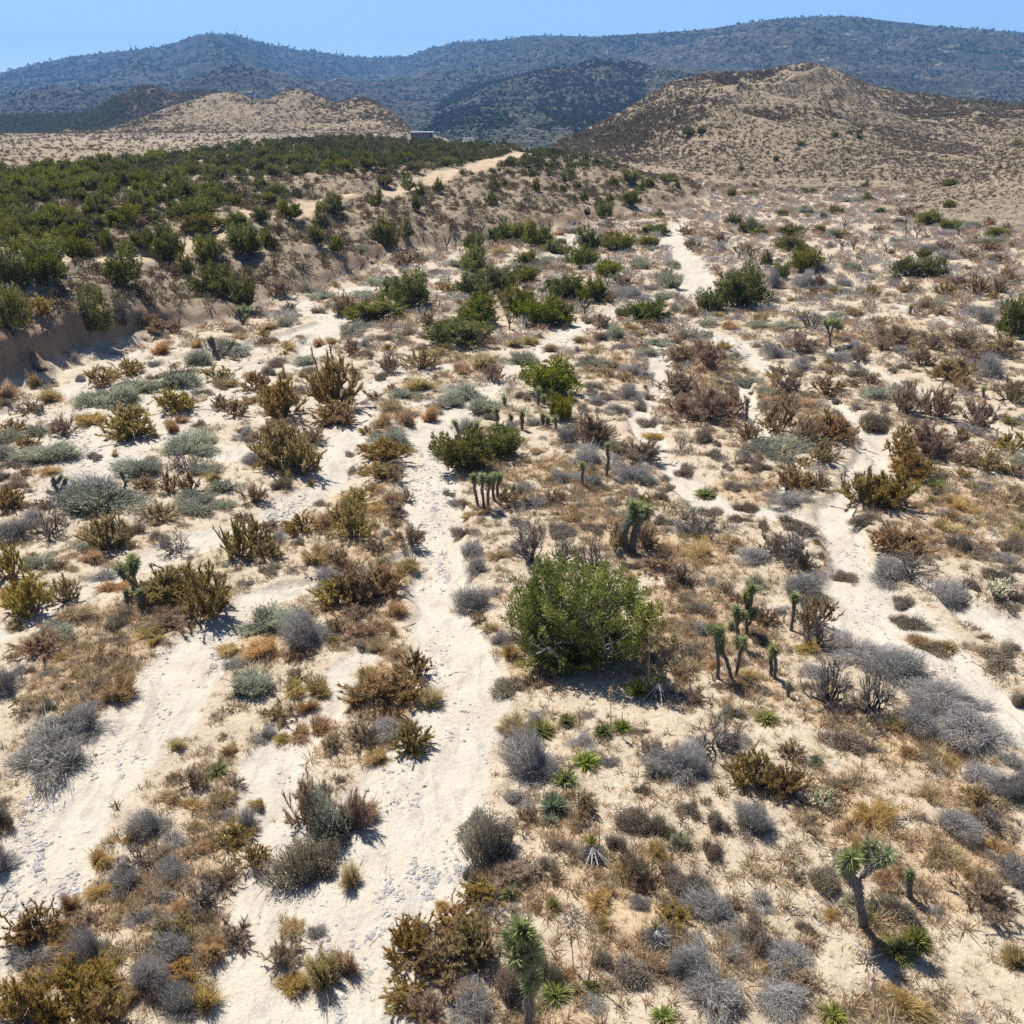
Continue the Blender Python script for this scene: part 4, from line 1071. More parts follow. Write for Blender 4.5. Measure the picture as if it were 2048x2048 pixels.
for i, (b, tp, lab) in enumerate([
        ((765, 1475), (735, 1310), "leftmost trunk in the row of slim bare Joshua trees"), ((795, 1490), (785, 1310), "tallest trunk in the row of slim bare Joshua trees"), ((820, 1485), (825, 1320), "middle trunk in the row of slim bare Joshua trees"),
        ((852, 1440), (845, 1300), "Joshua tree fourth along the row of slim trunks"), ((868, 1420), (880, 1300), "rightmost trunk in the row of slim bare Joshua trees"), ((915, 1400), (915, 1370), "tiny Joshua stem just right of the slim row"),
        ((957, 1400), (957, 1355), "short Joshua stem touching the grey dome by the slim row")]):
    u0 = _t(680, 480, [b, tp]); m_ = ((b[0] + tp[0]) / 2 - 4, (b[1] + tp[1]) / 2)
    JOSHUA.append((u0[0], [_t(680, 480, [b, m_, tp])], 7.5 if i < 5 else 5, 3.4, lab))
for b, tp, lab in [((665, 1080), (632, 985), "leaning Joshua stem behind the twin lobed juniper"), ((745, 1090), (755, 1010), "Joshua stem poking up behind the twin lobed juniper"), ((868, 1020), (862, 935), "lone Joshua stem above the sage clump"), ((910, 918), (905, 875), "tiny Joshua stem alone on the pale sand"),
                   ((942, 1010), (940, 975), "short fat Joshua stem left of the grey dome"), ((1003, 1050), (1003, 955), "thick leafy Joshua column by a grey dome"), ((1120, 1020), (1118, 965), "stubby Joshua column left of the small bright juniper"), ((1145, 1015), (1146, 985), "smallest Joshua stem left of the small bright juniper"),
                   ((1190, 1040), (1188, 985), "Joshua stem right at the foot of the small bright juniper"), ((1475, 1310), (1478, 1130), "tall single Joshua trunk rising above blue grey domes"), ((1338, 1360), (1335, 1240), "single headed Joshua among low grey domes"), ((1470, 1300), (1472, 1250), "short Joshua behind the grey domes"),
                   ((1090, 910), (1095, 825), "Joshua head at the left foot of the dark juniper"), ((1160, 880), (1160, 840), "Joshua head in the middle of the dark juniper"), ((1270, 890), (1272, 840), "Joshua head at the right foot of the dark juniper"), ((1120, 900), (1125, 860), "paler Joshua head against the dark juniper")]:
    u0 = _t(680, 480, [b, tp])
    JOSHUA.append((u0[0], [_t(680, 480, [b, ((b[0] * .5 + tp[0] * .5) + 3, (b[1] + tp[1]) / 2), tp])], 6.0, 3.2, lab))
for sts, lab in [([[(400, 745), (402, 620), (425, 560), (430, 485)], [(402, 620), (395, 560), (400, 520)], [(415, 690), (430, 600)]], "tallest of the grouped Joshua trees, twin headed"),
                 ([[(358, 805), (345, 700), (347, 610)], [(348, 700), (375, 620)]], "thin two pronged Joshua tree at left of the group"), ([[(245, 992), (243, 870), (230, 760), (235, 720)], [(232, 760), (205, 735)], [(238, 780), (265, 735)]], "broad headed Joshua tree on the open side of the group"),
                 ([[(325, 990), (290, 880), (250, 815)], [(270, 850), (268, 790)]], "leaning Joshua tree with a drooping head in the group"), ([[(337, 975), (360, 860), (382, 800), (385, 775)], [(375, 820), (360, 790)]], "Joshua tree angling right out of the group's centre"), ([[(322, 715), (322, 685)]], "stub of a Joshua stem at back of the group")]:
    JOSHUA.append((_t(1348, 1000, [sts[0][0]])[0], [_t(1348, 1000, s_) for s_ in sts], 8.5, 4.4, lab))
for sts, lab, hr in [([[(645, 722), (660, 620), (668, 530)]], "single trunked Joshua tree beside the sandy run", 8), ([[(558, 985), (560, 900), (550, 815)]], "thicker of two standing Joshua posts with drooping leaves", 9.5), ([[(537, 965), (538, 850)]], "thinner Joshua post behind the drooping one", 7), ([[(630, 1082), (634, 1012)]], "tiny single Joshua sprout on bare dirt", 5)]:
    JOSHUA.append((_t(1348, 1000, [sts[0][0]])[0], [_t(1348, 1000, s_) for s_ in sts], hr, 4.2, lab))
JOSHUA += [(_t(1348, 480, [(860, 590)])[0], [_t(1348, 480, [(860, 590), (862, 530), (840, 480), (832, 455)]), _t(1348, 480, [(862, 530), (880, 480), (875, 450)]), _t(1348, 480, [(880, 490), (905, 470)]), _t(1348, 480, [(850, 500), (855, 455)]), _t(1348, 480, [(890, 490), (925, 490)]), _t(1348, 480, [(880, 480), (895, 450)])], 6, 2.4, "round crowned Joshua tree among grey brush"),
           (_t(1348, 480, [(400, 1005)])[0], [_t(1348, 480, [(400, 1005), (402, 940), (404, 885)])], 6, 3.2, "single headed Joshua trunk beside brown brush on the sand"),
           (_t(1348, 480, [(1710, 870)])[0], [_t(1348, 480, [(1710, 870), (1710, 820)])], 5, 3, "small green Joshua stem in brown brush at right"),
           (_t(1348, 480, [(1305, 410)])[0], [_t(1348, 480, [(1305, 410), (1308, 365)])], 5, 2.5, "small Joshua stem on the grey flat at right")]

# further off, where only stems and heads show: (tile, base x, base y, height, spread, number of heads)
FAR_JOSHUA = [(680, 0, 530, 1368, 90, 40, 3), (680, 0, 590, 1392, 100, 60, 4), (680, 0, 640, 1375, 90, 50, 4), (680, 0, 660, 1400, 70, 30, 2), (680, 0, 460, 1325, 50, 12, 1), (680, 0, 425, 1395, 40, 10, 1), (680, 0, 780, 1290, 50, 60, 4), (680, 0, 905, 1255, 75, 90, 7),
              (680, 0, 660, 1095, 50, 20, 2), (680, 0, 895, 1135, 55, 40, 3), (680, 0, 575, 1060, 50, 15, 2), (680, 0, 1385, 1055, 50, 30, 3), (680, 0, 1500, 1395, 60, 40, 3), (680, 0, 1300, 1398, 60, 40, 3),
              (1348, 0, 380, 1400, 55, 90, 5), (1348, 0, 440, 1405, 60, 80, 5), (1348, 0, 600, 1325, 50, 30, 2), (1348, 0, 940, 1265, 60, 60, 4), (1348, 0, 1140, 1255, 55, 30, 2), (1348, 0, 920, 1375, 60, 60, 4), (1348, 0, 990, 1372, 60, 60, 4), (1348, 0, 1100, 1345, 55, 50, 3),
              (1348, 0, 1280, 1300, 60, 60, 4), (1348, 0, 1340, 1310, 60, 70, 4), (1348, 0, 1390, 1312, 55, 50, 3), (1348, 0, 1570, 1302, 65, 55, 5), (1348, 0, 1170, 1395, 60, 40, 3), (1348, 0, 1020, 1250, 45, 20, 2), (1348, 0, 660, 1060, 30, 10, 1), (1348, 0, 1670, 1290, 40, 20, 2),
              (680, 480, 840, 495, 80, 60, 5), (680, 480, 935, 490, 95, 70, 6), (680, 480, 1350, 410, 100, 80, 6), (680, 480, 1475, 285, 110, 50, 4), (680, 480, 400, 380, 80, 90, 7), (680, 480, 470, 370, 60, 60, 4), (680, 480, 530, 370, 70, 30, 3), (680, 480, 1530, 260, 70, 60, 4),
              (680, 480, 1855, 355, 65, 15, 2), (680, 480, 600, 240, 60, 20, 2), (680, 480, 1050, 190, 55, 40, 3), (1348, 480, 230, 200, 80, 40, 3), (1348, 480, 290, 160, 60, 20, 2), (1348, 480, 360, 100, 60, 80, 5), (1348, 480, 420, 105, 65, 90, 6), (1348, 480, 810, 225, 50, 15, 2),
              (1348, 480, 690, 160, 60, 20, 2), (1348, 480, 930, 60, 60, 60, 4), (1348, 480, 990, 60, 60, 50, 4), (1348, 480, 860, 130, 60, 30, 3), (1348, 480, 1220, 330, 60, 15, 2), (1348, 480, 1105, 380, 45, 12, 1), (1348, 480, 1160, 80, 50, 40, 3), (1348, 480, 1010, 140, 55, 40, 3)]

# dead wood on the ground: (tile, points, thickness px, wood, label)
WOOD = [(1348, 1512, [(1000, 1030), (1060, 1085), (1098, 1165), (1087, 1240), (1085, 1310)], 8, W_DEAD, "thick bleached log lying left of the spiky yucca pair"),
        (1348, 1512, [(615, 905), (640, 880), (645, 850), (632, 815)], 6, W_DEAD, "short curled grey stump on the dirt"), (1348, 1512, [(745, 875), (800, 930), (840, 985), (930, 1005)], 3, W_DEAD, "pale forked branch below the curled stump"),
        (1348, 1512, [(700, 888), (760, 855), (740, 800)], 3, W_DARK, "dark bent branch right of the curled stump"), (1348, 1512, [(800, 450), (900, 480), (960, 492), (1085, 475)], 4, W_DEAD, "long grey branch behind the forked Joshua tree"),
        (1348, 1512, [(820, 520), (900, 510), (930, 485)], 2.5, W_DEAD, "thin branch curving beside the long grey one"), (1348, 1512, [(0, 1190), (15, 1230), (25, 1265)], 3, W_DEAD, "white stick at the edge of a grey shrub"),
        (0, 1000, [(265, 965), (400, 972), (480, 980), (545, 995)], 3.6, W_DARK, "dark fallen pole across the straw mat"), (0, 1000, [(50, 1150), (100, 1110), (185, 1105)], 4, W_DARK, "charred branch in the straw at the left edge"),
        (0, 1000, [(0, 1045), (60, 1075), (110, 1110)], 3, W_DARK, "charred stick leaning from the left edge"), (0, 1000, [(150, 1065), (190, 1010), (240, 990)], 3, W_DARK, "black twisted branch above the charred one"), (0, 1000, [(275, 1060), (285, 1020), (295, 1015)], 4, W_DEAD, "short white stick on the straw mat"),
        (0, 1000, [(965, 155), (990, 200), (1010, 250), (1060, 265)], 3, W_DARK, "dark dead branch beside the small dead shrub"), (680, 1000, [(600, 962), (645, 945), (692, 945)], 2.5, W_DARK, "dark twig on the central sandy run"),
        (680, 1000, [(1785, 1080), (1840, 1180), (1882, 1262)], 3, W_DEAD, "pale dead stalk trailing down from the dead yucca"), (680, 1000, [(1790, 1072), (1860, 1105), (1945, 1130)], 2.6, W_DEAD, "pale dead stalk pointing right from the dead yucca"), (680, 1000, [(1500, 1172), (1580, 1145), (1650, 1108)], 2.2, W_STALK, "brown stalk pointing left from the dead yucca"),
        (680, 1000, [(340, 705), (380, 690), (420, 655)], 2.5, W_DARK, "dark twig beside the central run"), (1348, 1000, [(30, 752), (80, 765), (150, 782), (230, 792)], 5, W_DEAD, "pale log reaching the grouped Joshua trees"), (1348, 1000, [(0, 1078), (100, 1130), (220, 1202)], 2.2, W_DEAD, "long thin pale stalk across the dirt"),
        (1348, 1000, [(1560, 828), (1600, 880), (1640, 940)], 2.6, W_DEAD, "shorter pale stalk fallen from the dry yucca"), (1348, 1000, [(1575, 845), (1700, 930), (1820, 1000)], 2.6, W_DARK, "long dark stalk fallen from the dry yucca onto sand"), (1348, 1000, [(1500, 850), (1515, 900), (1525, 965)], 2, W_STALK, "thin brown stalk hanging below the dry yucca"),
        (1348, 1000, [(615, 1285), (700, 1370), (760, 1425)], 3, W_DEAD, "grey branch left of the rust shrub below the hedge"), (1348, 1000, [(830, 1450), (870, 1468), (920, 1475)], 4, W_DEAD, "pale curved branch by the small agave"), (1348, 1000, [(470, 1085), (520, 1060), (570, 1110)], 3, W_DEAD, "grey twig by the tiny Joshua sprout"),
        (1348, 1000, [(570, 830), (610, 850), (630, 880)], 2.6, W_DEAD, "pale stick beside the two Joshua posts"), (1348, 1000, [(860, 1190), (900, 1210), (925, 1290)], 5, W_DEAD, "white dead trunk hanging below the grey hedge"), (1348, 1000, [(1270, 450), (1310, 400), (1340, 350), (1320, 300)], 5, W_DEAD, "thick pale limb in the sprawling dead brush"),
        (680, 1512, [(160, 1042), (210, 990), (262, 940)], 3, W_STALK, "brown twig lying on the central sand"), (680, 1512, [(340, 905), (390, 880), (440, 865)], 2, W_DARK, "thin dark twig on the sand above the olive brush"), (680, 1512, [(1310, 1095), (1500, 1115), (1740, 1075)], 2.2, W_STALK, "long thin stalk lying across two rust shrubs"),
        (680, 1512, [(1820, 1148), (1840, 1200), (1865, 1265)], 3.4, W_DEAD, "white stick below the grey ball of dead leaves"), (680, 1512, [(1245, 228), (1260, 265), (1282, 302)], 3.6, W_DEAD, "white stick beside the bluish agave"), (680, 1512, [(845, 215), (875, 180), (902, 150)], 2, W_DARK, "dark twig at the edge of the central sand"),
        (680, 1512, [(110, 600), (122, 570), (132, 540)], 2.2, W_DARK, "short dark twig on the left of the central sand"), (680, 1512, [(250, 580), (270, 620), (280, 665)], 3, W_DEAD, "pale twig on the stony middle of the sand"), (680, 1512, [(1225, 740), (1320, 680), (1400, 620)], 2, W_STALK, "brown stalk lying below the grey skirted yucca"),
        (680, 1512, [(840, 20), (865, 45), (878, 75)], 2.6, W_DEAD, "pale curved stick at the run's right edge"), (0, 1512, [(0, 880), (45, 862), (82, 825)], 4, W_DARK, "dark forked driftwood among the stones at left"), (0, 1512, [(0, 800), (25, 750), (50, 730)], 3, W_DARK, "thin driftwood stick among the stones"),
        (0, 1512, [(1490, 515), (1530, 490), (1548, 478)], 2.4, W_DARK, "short dark stick on sand right of the straw thicket"), (0, 480, [(760, 1435), (800, 1430), (855, 1440)], 4, W_DARK, "dark tangle of driftwood on the pale flat"), (0, 480, [(800, 1440), (820, 1405), (835, 1410)], 3, W_DARK, "upturned root of the driftwood tangle"),
        (1348, 480, [(1680, 1045), (1700, 1065), (1720, 1080)], 3.4, W_DEAD, "white stick beside the brown brush at right"), (1348, 480, [(20, 1450), (60, 1425), (80, 1415)], 2, W_DEAD, "pale twig by the low rust shrubs"), (680, 480, [(740, 1050), (790, 1045), (815, 1040)], 4, W_DEAD, "pale limb behind the twin lobed juniper")]

# dead flower stalks that stand: (tile, base, top, thick px, seed head, label)
STALKS = [(680, 1512, (1365, 1250), (1420, 965), 3.2, 0, "leaning dark yucca stalk above the dry yucca"), (680, 1512, (1290, 1190), (1272, 985), 2.2, 1, "slim upright yucca stalk with a seed head"), (680, 1512, (1322, 440), (1315, 190), 2.6, 1, "tall yucca stalk with pods behind the skirted yucca"),
          (680, 1512, (1842, 1010), (1845, 897), 3.4, 0, "dark upright stalk at the grey ball of dead leaves"), (680, 1512, (1830, 610), (1830, 515), 2.2, 0, "short brown stalk beside the pale dome"), (680, 1512, (1430, 500), (1428, 410), 2.4, 0, "stub of a stalk above the skirted yucca"), (680, 1512, (1268, 170), (1272, 60), 2.2, 0, "stalk standing behind the bluish agave"),
          (680, 1512, (1700, 225), (1722, 60), 2.2, 0, "slanting stalk through the small agave"), (680, 1000, (1700, 1060), (1710, 720), 2.4, 1, "tall stalk right of the big round juniper"), (680, 1000, (1795, 985), (1805, 910), 2.6, 0, "short dark stalk over the dead yucca"), (680, 1000, (1495, 1270), (1492, 1030), 2.0, 1, "pale stalk standing in front of the big round juniper"),
          (680, 1000, (1555, 1260), (1557, 1170), 2.0, 0, "short stalk above the yellow green yucca"), (1348, 480, (610, 1245), (610, 1145), 3.0, 1, "yellowish flower stalk in front of the blue sage dome"), (1348, 480, (1870, 1045), (1868, 985), 3.0, 0, "white upright stalk near the right edge"), (1348, 480, (1462, 1340), (1470, 1240), 1.8, 0, "thin stalk above the agaves at right"), (1348, 480, (1505, 1350), (1520, 1270), 1.8, 0, "leaning thin stalk above the agaves at right"),
          (1348, 480, (1358, 390), (1358, 310), 2.0, 0, "pale stalk on the grey flat"), (1348, 480, (695, 690), (697, 620), 1.8, 0, "thin stalk above a brown shrub"), (1348, 480, (1590, 380), (1592, 320), 1.8, 0, "stalk near the dark juniper on the right edge"), (0, 480, (768, 300), (767, 195), 2.4, 0, "pale tall stalk beside a juniper on the bank"), (0, 480, (640, 50), (637, -20), 2.6, 0, "white tall stalk at the bank rim")]
for i, (x, y, h) in enumerate([(45, 1250, 60), (300, 1280, 40), (560, 1210, 45), (560, 900, 0), (795, 1120, 60), (870, 1110, 50), (550, 1090, 35), (430, 1090, 50), (860, 1100, 40), (955, 1170, 60), (990, 1110, 50), (935, 1080, 40), (1240, 1000, 50), (1370, 960, 40), (1530, 1010, 35), (1620, 930, 40), (760, 1000, 30), (850, 1170, 45), (1190, 1090, 40), (1480, 1060, 35), (1750, 950, 35), (1800, 990, 35)]):
    if h:
        STALKS.append((0, 0, (x, y), (x + (i % 3 - 1) * 2, y - h), 1.5, 0, None))
CHOLLA = [(680, 1512, 1060, 690, 75, 85, "knee high cholla with a pale head by the rust shrubs"), (1348, 1512, 800, 325, 150, 150, "leaning pale cholla at the edge of dead grey brush"), (1348, 1000, 60, 130, 140, 105, "pale topped cholla over bare dark branches"), (1348, 1000, 1620, 155, 75, 65, "small pale cholla among straw shrubs"),
          (1348, 1000, 1770, 585, 180, 155, "bushy cream cholla standing by the ring shaped buckwheat"), (1348, 480, 40, 1170, 95, 100, "cream cholla left of the low rust shrubs")]

# ------------------------------------------------------------------ placing things
RNG = np.random.default_rng(4)
PLACED = []          # x, y, radius of every plant set down, so that fillers keep off them
THINGS = []          # (object, kind word, look words, u, v) awaiting a label
KN = math.sin(math.radians(PITCH))


def solve_box(cx, bot, w, h):
    """ground spot, radius and height of a plant from the box it fills in the photograph"""
    v = bot
    for _ in range(3):
        el = math.radians(PITCH) + np.arctan((v - 1024) / FPX)
        sd, cdp = np.sin(el), np.cos(el)
        v = bot - np.minimum(w / 2 * np.abs(sd), h * .55)
    x, y = hit(cx, v)
    z = ground_z(x, y)
    _, _, dep = project(x, y, z)
    s = dep / FPX
    top = v - (bot - h)
    b2 = top ** 2 - (w / 2 * sd) ** 2
    b = np.sqrt(np.maximum(b2, (.3 * w) ** 2 * .7)) / np.maximum(cdp, .3)
    return x, y, w / 2 * s, b * s, s


def size_word(a_, kind):
    lim = (.24, .42, .8, 1.15) if kind != 'J' else (.9, 1.3, 2.0, 2.8)
    return ("tiny", "small", "", "broad", "very broad")[int(np.searchsorted(lim, a_))]


LOOK = {'G': ["grey leafless", "blue grey twiggy", "ash grey domed"], 'S': ["grey green", "silvery green", "soft sage green"], 'R': ["rusty brown low", "reddish brown", "purplish brown"],
        'O': ["ochre olive", "amber olive", "dark olive upright"], 'T': ["straw coloured", "golden tan", "tan wispy"], 'B': ["dark brown twiggy", "brown upright", "grey brown"],
        'D': ["bare dark", "bare branchy grey", "dead open limbed"], 'J': ["dark green", "bushy green", "rounded green"], 'Y': ["spiky yellow green", "spiky green", "bristling green"],
        'A': ["spiky blue green", "pale green spiky", "grey green spiky"], 'P': ["pale cream", "whitish", "pale silvery"], 'U': ["bright golden", "yellow", "golden"], 'E': ["dried tan", "withered straw", "dry spiky"]}
CATS = {'G': 'grey shrub', 'S': 'sagebrush', 'R': 'buckwheat', 'O': 'olive shrub', 'T': 'straw shrub', 'B': 'brown shrub', 'D': 'dead shrub', 'J': 'juniper', 'Y': 'yucca', 'A': 'agave', 'P': 'pale shrub', 'U': 'grass clump', 'E': 'dry yucca'}
GROUPS = {'G': 'grey leafless shrubs of the wash', 'S': 'sagebrush of the wash', 'R': 'low rusty buckwheat shrubs', 'O': 'olive plumed shrubs', 'T': 'straw coloured shrubs', 'B': 'brown twiggy shrubs', 'D': 'dead branchy shrubs',
          'J': 'junipers of the wash and bench', 'Y': 'green yuccas', 'A': 'blue green agaves', 'P': 'pale shrubs', 'U': 'golden grass clumps', 'E': 'dry yuccas'}


def plant(kind, x, y, z, a_, b_, px, label=None, dens=None):
    """one shrub or tree: an Empty with stems and foliage under it, or one mesh where the photograph shows no parts"""
    size = 2 if px > 62 else (1 if px > 26 else 0)
    if kind == 'J':
        size = 2 if px > 170 else (1 if px > 34 else 0)
    var = int(RNG.integers(0, (4, 4, 4)[size]))
    ms, mf, mb, _ = proto(kind, size, var)
    name = KIND[kind][3]
    sc = (a_ * RNG.uniform(.92, 1.1), a_ * RNG.uniform(.9, 1.08), b_)
    rz = RNG.random() * 6.283
    if px > (50 if kind != 'J' else 34):
        o = link(name, None)
        part = KIND[kind][5]
        s_ = link("trunk" if kind == 'J' else ("base" if kind in 'YAE' else "stems"), ms, o)
        f_ = link(part, mf, o)
    else:
        o = link(name, mb)
    o.location = (x, y, z - .02); o.rotation_euler = (0, 0, rz); o.scale = sc
    o['category'] = CATS[kind]; o['group'] = GROUPS[kind]
    PLACED.append((x, y, a_))
    u, v, _ = project(x, y, z + b_ * .4)
    if label:
        o['label'] = label
    else:
        lk = LOOK[kind][var % 3]
        THINGS.append((o, {'G': 'shrub', 'O': 'shrub', 'T': 'shrub', 'B': 'shrub', 'D': 'shrub', 'P': 'shrub', 'E': 'yucca'}.get(kind, KIND[kind][4]), (size_word(a_, kind) + " " + lk).strip(), float(u), float(v)))
    return o


def place_tiles():
    rows = []
    for (ox, oy), txt in TILES.items():
        for ent in txt.replace("\n", "").split(";"):
            k, cx, bo, w, h = ent.split()
            rows.append((k, ox + float(cx) * TILE, oy + float(bo) * TILE, float(w) * TILE, float(h) * TILE))
    K = [r[0] for r in rows]
    A = np.array([r[1:] for r in rows])
    x, y, a_, b_, s = solve_box(A[:, 0], A[:, 1], A[:, 2], A[:, 3])
    z = np.where(y < 195, height(x, y), ground_z(x, y)); z = np.maximum(z, ground_z(x, y) - .4)
    for i, k in enumerate(K):
        f = 1.36 if k == 'J' else (1.32 if k in 'YAEU' else (1.62 if k in 'GSODB' else 1.42))
        bb = b_[i] * (1.18 if k == 'J' and A[i, 1] > 480 else 1.0)
        if k in 'YAE':
            bb = max(bb, a_[i] * .75)
        plant(k, x[i], y[i], z[i], a_[i] * f, float(np.clip(bb * (1.0 if k in 'JYAEU' else 1.1), a_[i] * .35, a_[i] * 3.2)), A[i, 2])
    # the near juniper stands by itself
    x, y, a_, b_, s = solve_box(np.array([1150.0]), np.array([1392.0]), np.array([300.0]), np.array([240.0]))
    z = height(x, y)
    plant('J', x[0], y[0], z[0], a_[0] * 1.2, b_[0] * .98, 300, "biggest and nearest juniper, round and dense, right of the sandy run")


place_tiles()


# ------------------------------------------------------------------ Joshua trees
ROS = [rosette(900 + i, 170).mesh("joshua_leaf_head", P['joshua']) for i in range(3)]
ROS_FAR = rosette(931, 110).mesh("joshua_leaf_head", P['joshua'])


def on_upright(u, v, Y):
    """point on the sight line at distance Y ahead"""
    dx, dy, dz = ray(u, v)
    t = Y / dy
    return np.array([float(dx * t), Y, float(CAM_Z + dz * t)])


def joshua(base, stems_px, hr, tr, label):
    tr = tr * (.74 if tr < 5 else 1.0); hr = hr * (1.08 if hr > 7 else 1.0)
    x, y = hit(*base); x, y = float(x[0]), float(y[0])
    z = float(height(np.array([x]), np.array([y]))[0])
    _, _, dep = project(x, y, z); s = float(dep) / FPX
    g0 = on_upright(base[0], base[1], y)
    root = link("joshua_tree", None, label=label, category="Joshua tree", group="Joshua trees")
    root.location = (x, y, z)
    tk = Soup(int(abs(base[0]) * 7 + abs(base[1]))); th = Soup(int(base[0]) + 5); r = tk.r
    heads = []
    for j, st in enumerate(stems_px):
        jy = 0 if j == 0 else r.uniform(-.25, .25)
        pts = np.array([on_upright(u, v, y) - g0 for u, v in st])
        pts[:, 1] += np.linspace(0, jy, len(pts))
        if j == 0:
            pts[0, 2] = -.08
        n = max(5, 3 * len(st))
        t = np.linspace(0, len(pts) - 1, n); k = np.minimum(t.astype(int), len(pts) - 2); f = (t - k)[:, None]
        q = pts[k] * (1 - f) + pts[k + 1] * f
        q[1:-1] += r.normal(size=(n - 2, 3)) * .012
        R = tr * s * (np.linspace(1.12, .82, n) if j == 0 else np.linspace(.85, .7, n)) * r.uniform(.92, 1.1, n)
        tk.tube(q, R, 8, r.random())
        # dry leaves hanging down the upper stem
        L = float(np.linalg.norm(np.diff(q, axis=0), axis=1).sum())
        m = int(140 + 220 * min(L, 2))
        tt = 1 - .55 * r.random(m) ** 1.6
        if j == 0:
            tt = np.where(r.random(m) < .45, r.random(m), tt)
        xk = tt * (n - 1); kk = np.minimum(xk.astype(int), n - 2); ff = (xk - kk)[:, None]
        c = q[kk] * (1 - ff) + q[kk + 1] * ff
        ax = nrm(q[-1] - q[-2])[None]
        o_ = r.normal(size=(m, 3)); o_ -= (o_ * ax).sum(1, keepdims=True) * ax; o_ = nrm(o_)
        p0 = c + o_ * (tr * s * .8)
        th.ribbons(p0, p0 + o_ * (tr * s * .9) - ax * (tr * s * r.uniform(.8, 3.0, m))[:, None] - UP * tr * s * .3, tr * s * .34, np.clip(.35 + r.normal(size=m) * .2, 0, 1))
        heads.append((q[-1], nrm(q[-1] - q[-3])))
    if 'column' in label:
        q0 = heads[0][0]
        for k in range(4):
            w_ = link("leaf_head", ROS[k % 3], root); w_.location = q0 * (.28 + .17 * k); rr_ = hr * s * (.8 + .07 * k); w_.scale = (rr_, rr_, rr_ * 1.2)
    V, F, T = tk.arrays()
    link("trunk", mesh("joshua_trunk", V, F, W_JOSH, attrs=dict(tint=T), smooth=True), root)
    link("dead_leaves", th.mesh("joshua_dead_leaves", P['thatch']), root)
    near = hr > 7
    for i, (p, d) in enumerate(heads):
        d = nrm(d + UP * .3)
        o = link("leaf_head", ROS[(i + int(base[0])) % 3] if near else ROS_FAR, root)
        rad = hr * s * r.uniform(.9, 1.12) * (1.45 if near else 1.6)
        o.location = p - d * rad * .1
        o.rotation_euler = Vector(d).to_track_quat('Z', 'Y').to_euler()
        o.scale = (rad, rad, rad * 1.12)
        if near:   # a second whorl lower on the same stem
            o2 = link("leaf_head", ROS[(i + 1) % 3], root)
            o2.location = p - d * rad * .75
            o2.rotation_euler = o.rotation_euler; o2.scale = (rad * .82, rad * .82, rad * .8)
    PLACED.append((x, y, .3))
    return root


for args in JOSHUA:
    joshua(*args)


def joshua_far_proto(seed, heads):
    tk = Soup(seed); lf = Soup(seed + 1); r = tk.r
    ends = []
    if heads == 1:
        tk.tube([(0, 0, -.05), (.02, 0, .4), (0, .01, .85)], [.055, .05, .045], 6); ends.append((0, .01, .87))
    else:
        fork = r.uniform(.3, .5)
        tk.tube([(0, 0, -.05), (.01, 0, fork * .5), (0, 0, fork)], [.075, .065, .06], 6)
        for i in range(heads):
            ph = i * 2.4 + r.random(); sp = r.uniform(.2, .55); h_ = r.uniform(.62, .92)
            e_ = np.array([math.cos(ph) * sp, math.sin(ph) * sp, h_])
            tk.tube([(0, 0, fork - .04), (e_[0] * .55, e_[1] * .55, fork + (h_ - fork) * .35), e_], [.05, .045, .04], 5); ends.append(tuple(e_))
    for e_ in ends:
        n = 46; d = dome(r, n, -.5); e_ = np.array(e_)
        lf.ribbons(np.repeat(e_[None], n, 0) - UP * .04 + d * .015, e_ + d * r.uniform(.10, .15, n)[:, None], .035, np.clip(.5 + r.normal(size=n) * .2, 0, 1))
    V, F, T = tk.arrays(); V2, F2, T2 = lf.arrays()
    return mesh("joshua_tree", np.concatenate([V, V2]), np.concatenate([F, F2 + len(V)]), [W_JOSH, P['joshua']], np.concatenate([np.zeros(len(F), int), np.ones(len(F2), int)]), dict(tint=np.concatenate([T, T2])))


JF = {h_: joshua_far_proto(700 + h_, h_) for h_ in range(1, 8)}
for ox, oy, bx, by, hh, ww, nh in FAR_JOSHUA:
    u, v = ox + bx * TILE, oy + by * TILE
    x, y = hit(u, v); x, y = float(x[0]), float(y[0])
    z = float(ground_z(np.array([x]), np.array([y]))[0])
    dep = float(project(x, y, z)[2]); s = dep / FPX
    o = link("joshua_tree", JF[nh], category="Joshua tree", group="Joshua trees")
    H = hh * TILE * s; W = max(ww * TILE * s, H * .35)
    o.location = (x, y, z); o.rotation_euler = (0, 0, RNG.random() * 6.28)
    wf = W / (1.1 if nh > 1 else .35)
    o.scale = (wf, wf, H)
    PLACED.append((x, y, .4))
    THINGS.append((o, "Joshua tree", {1: "single stemmed", 2: "two headed", 3: "three headed", 4: "several headed", 5: "bushy headed", 6: "many armed", 7: "wide many armed"}[nh], u, v - hh * TILE * .5))


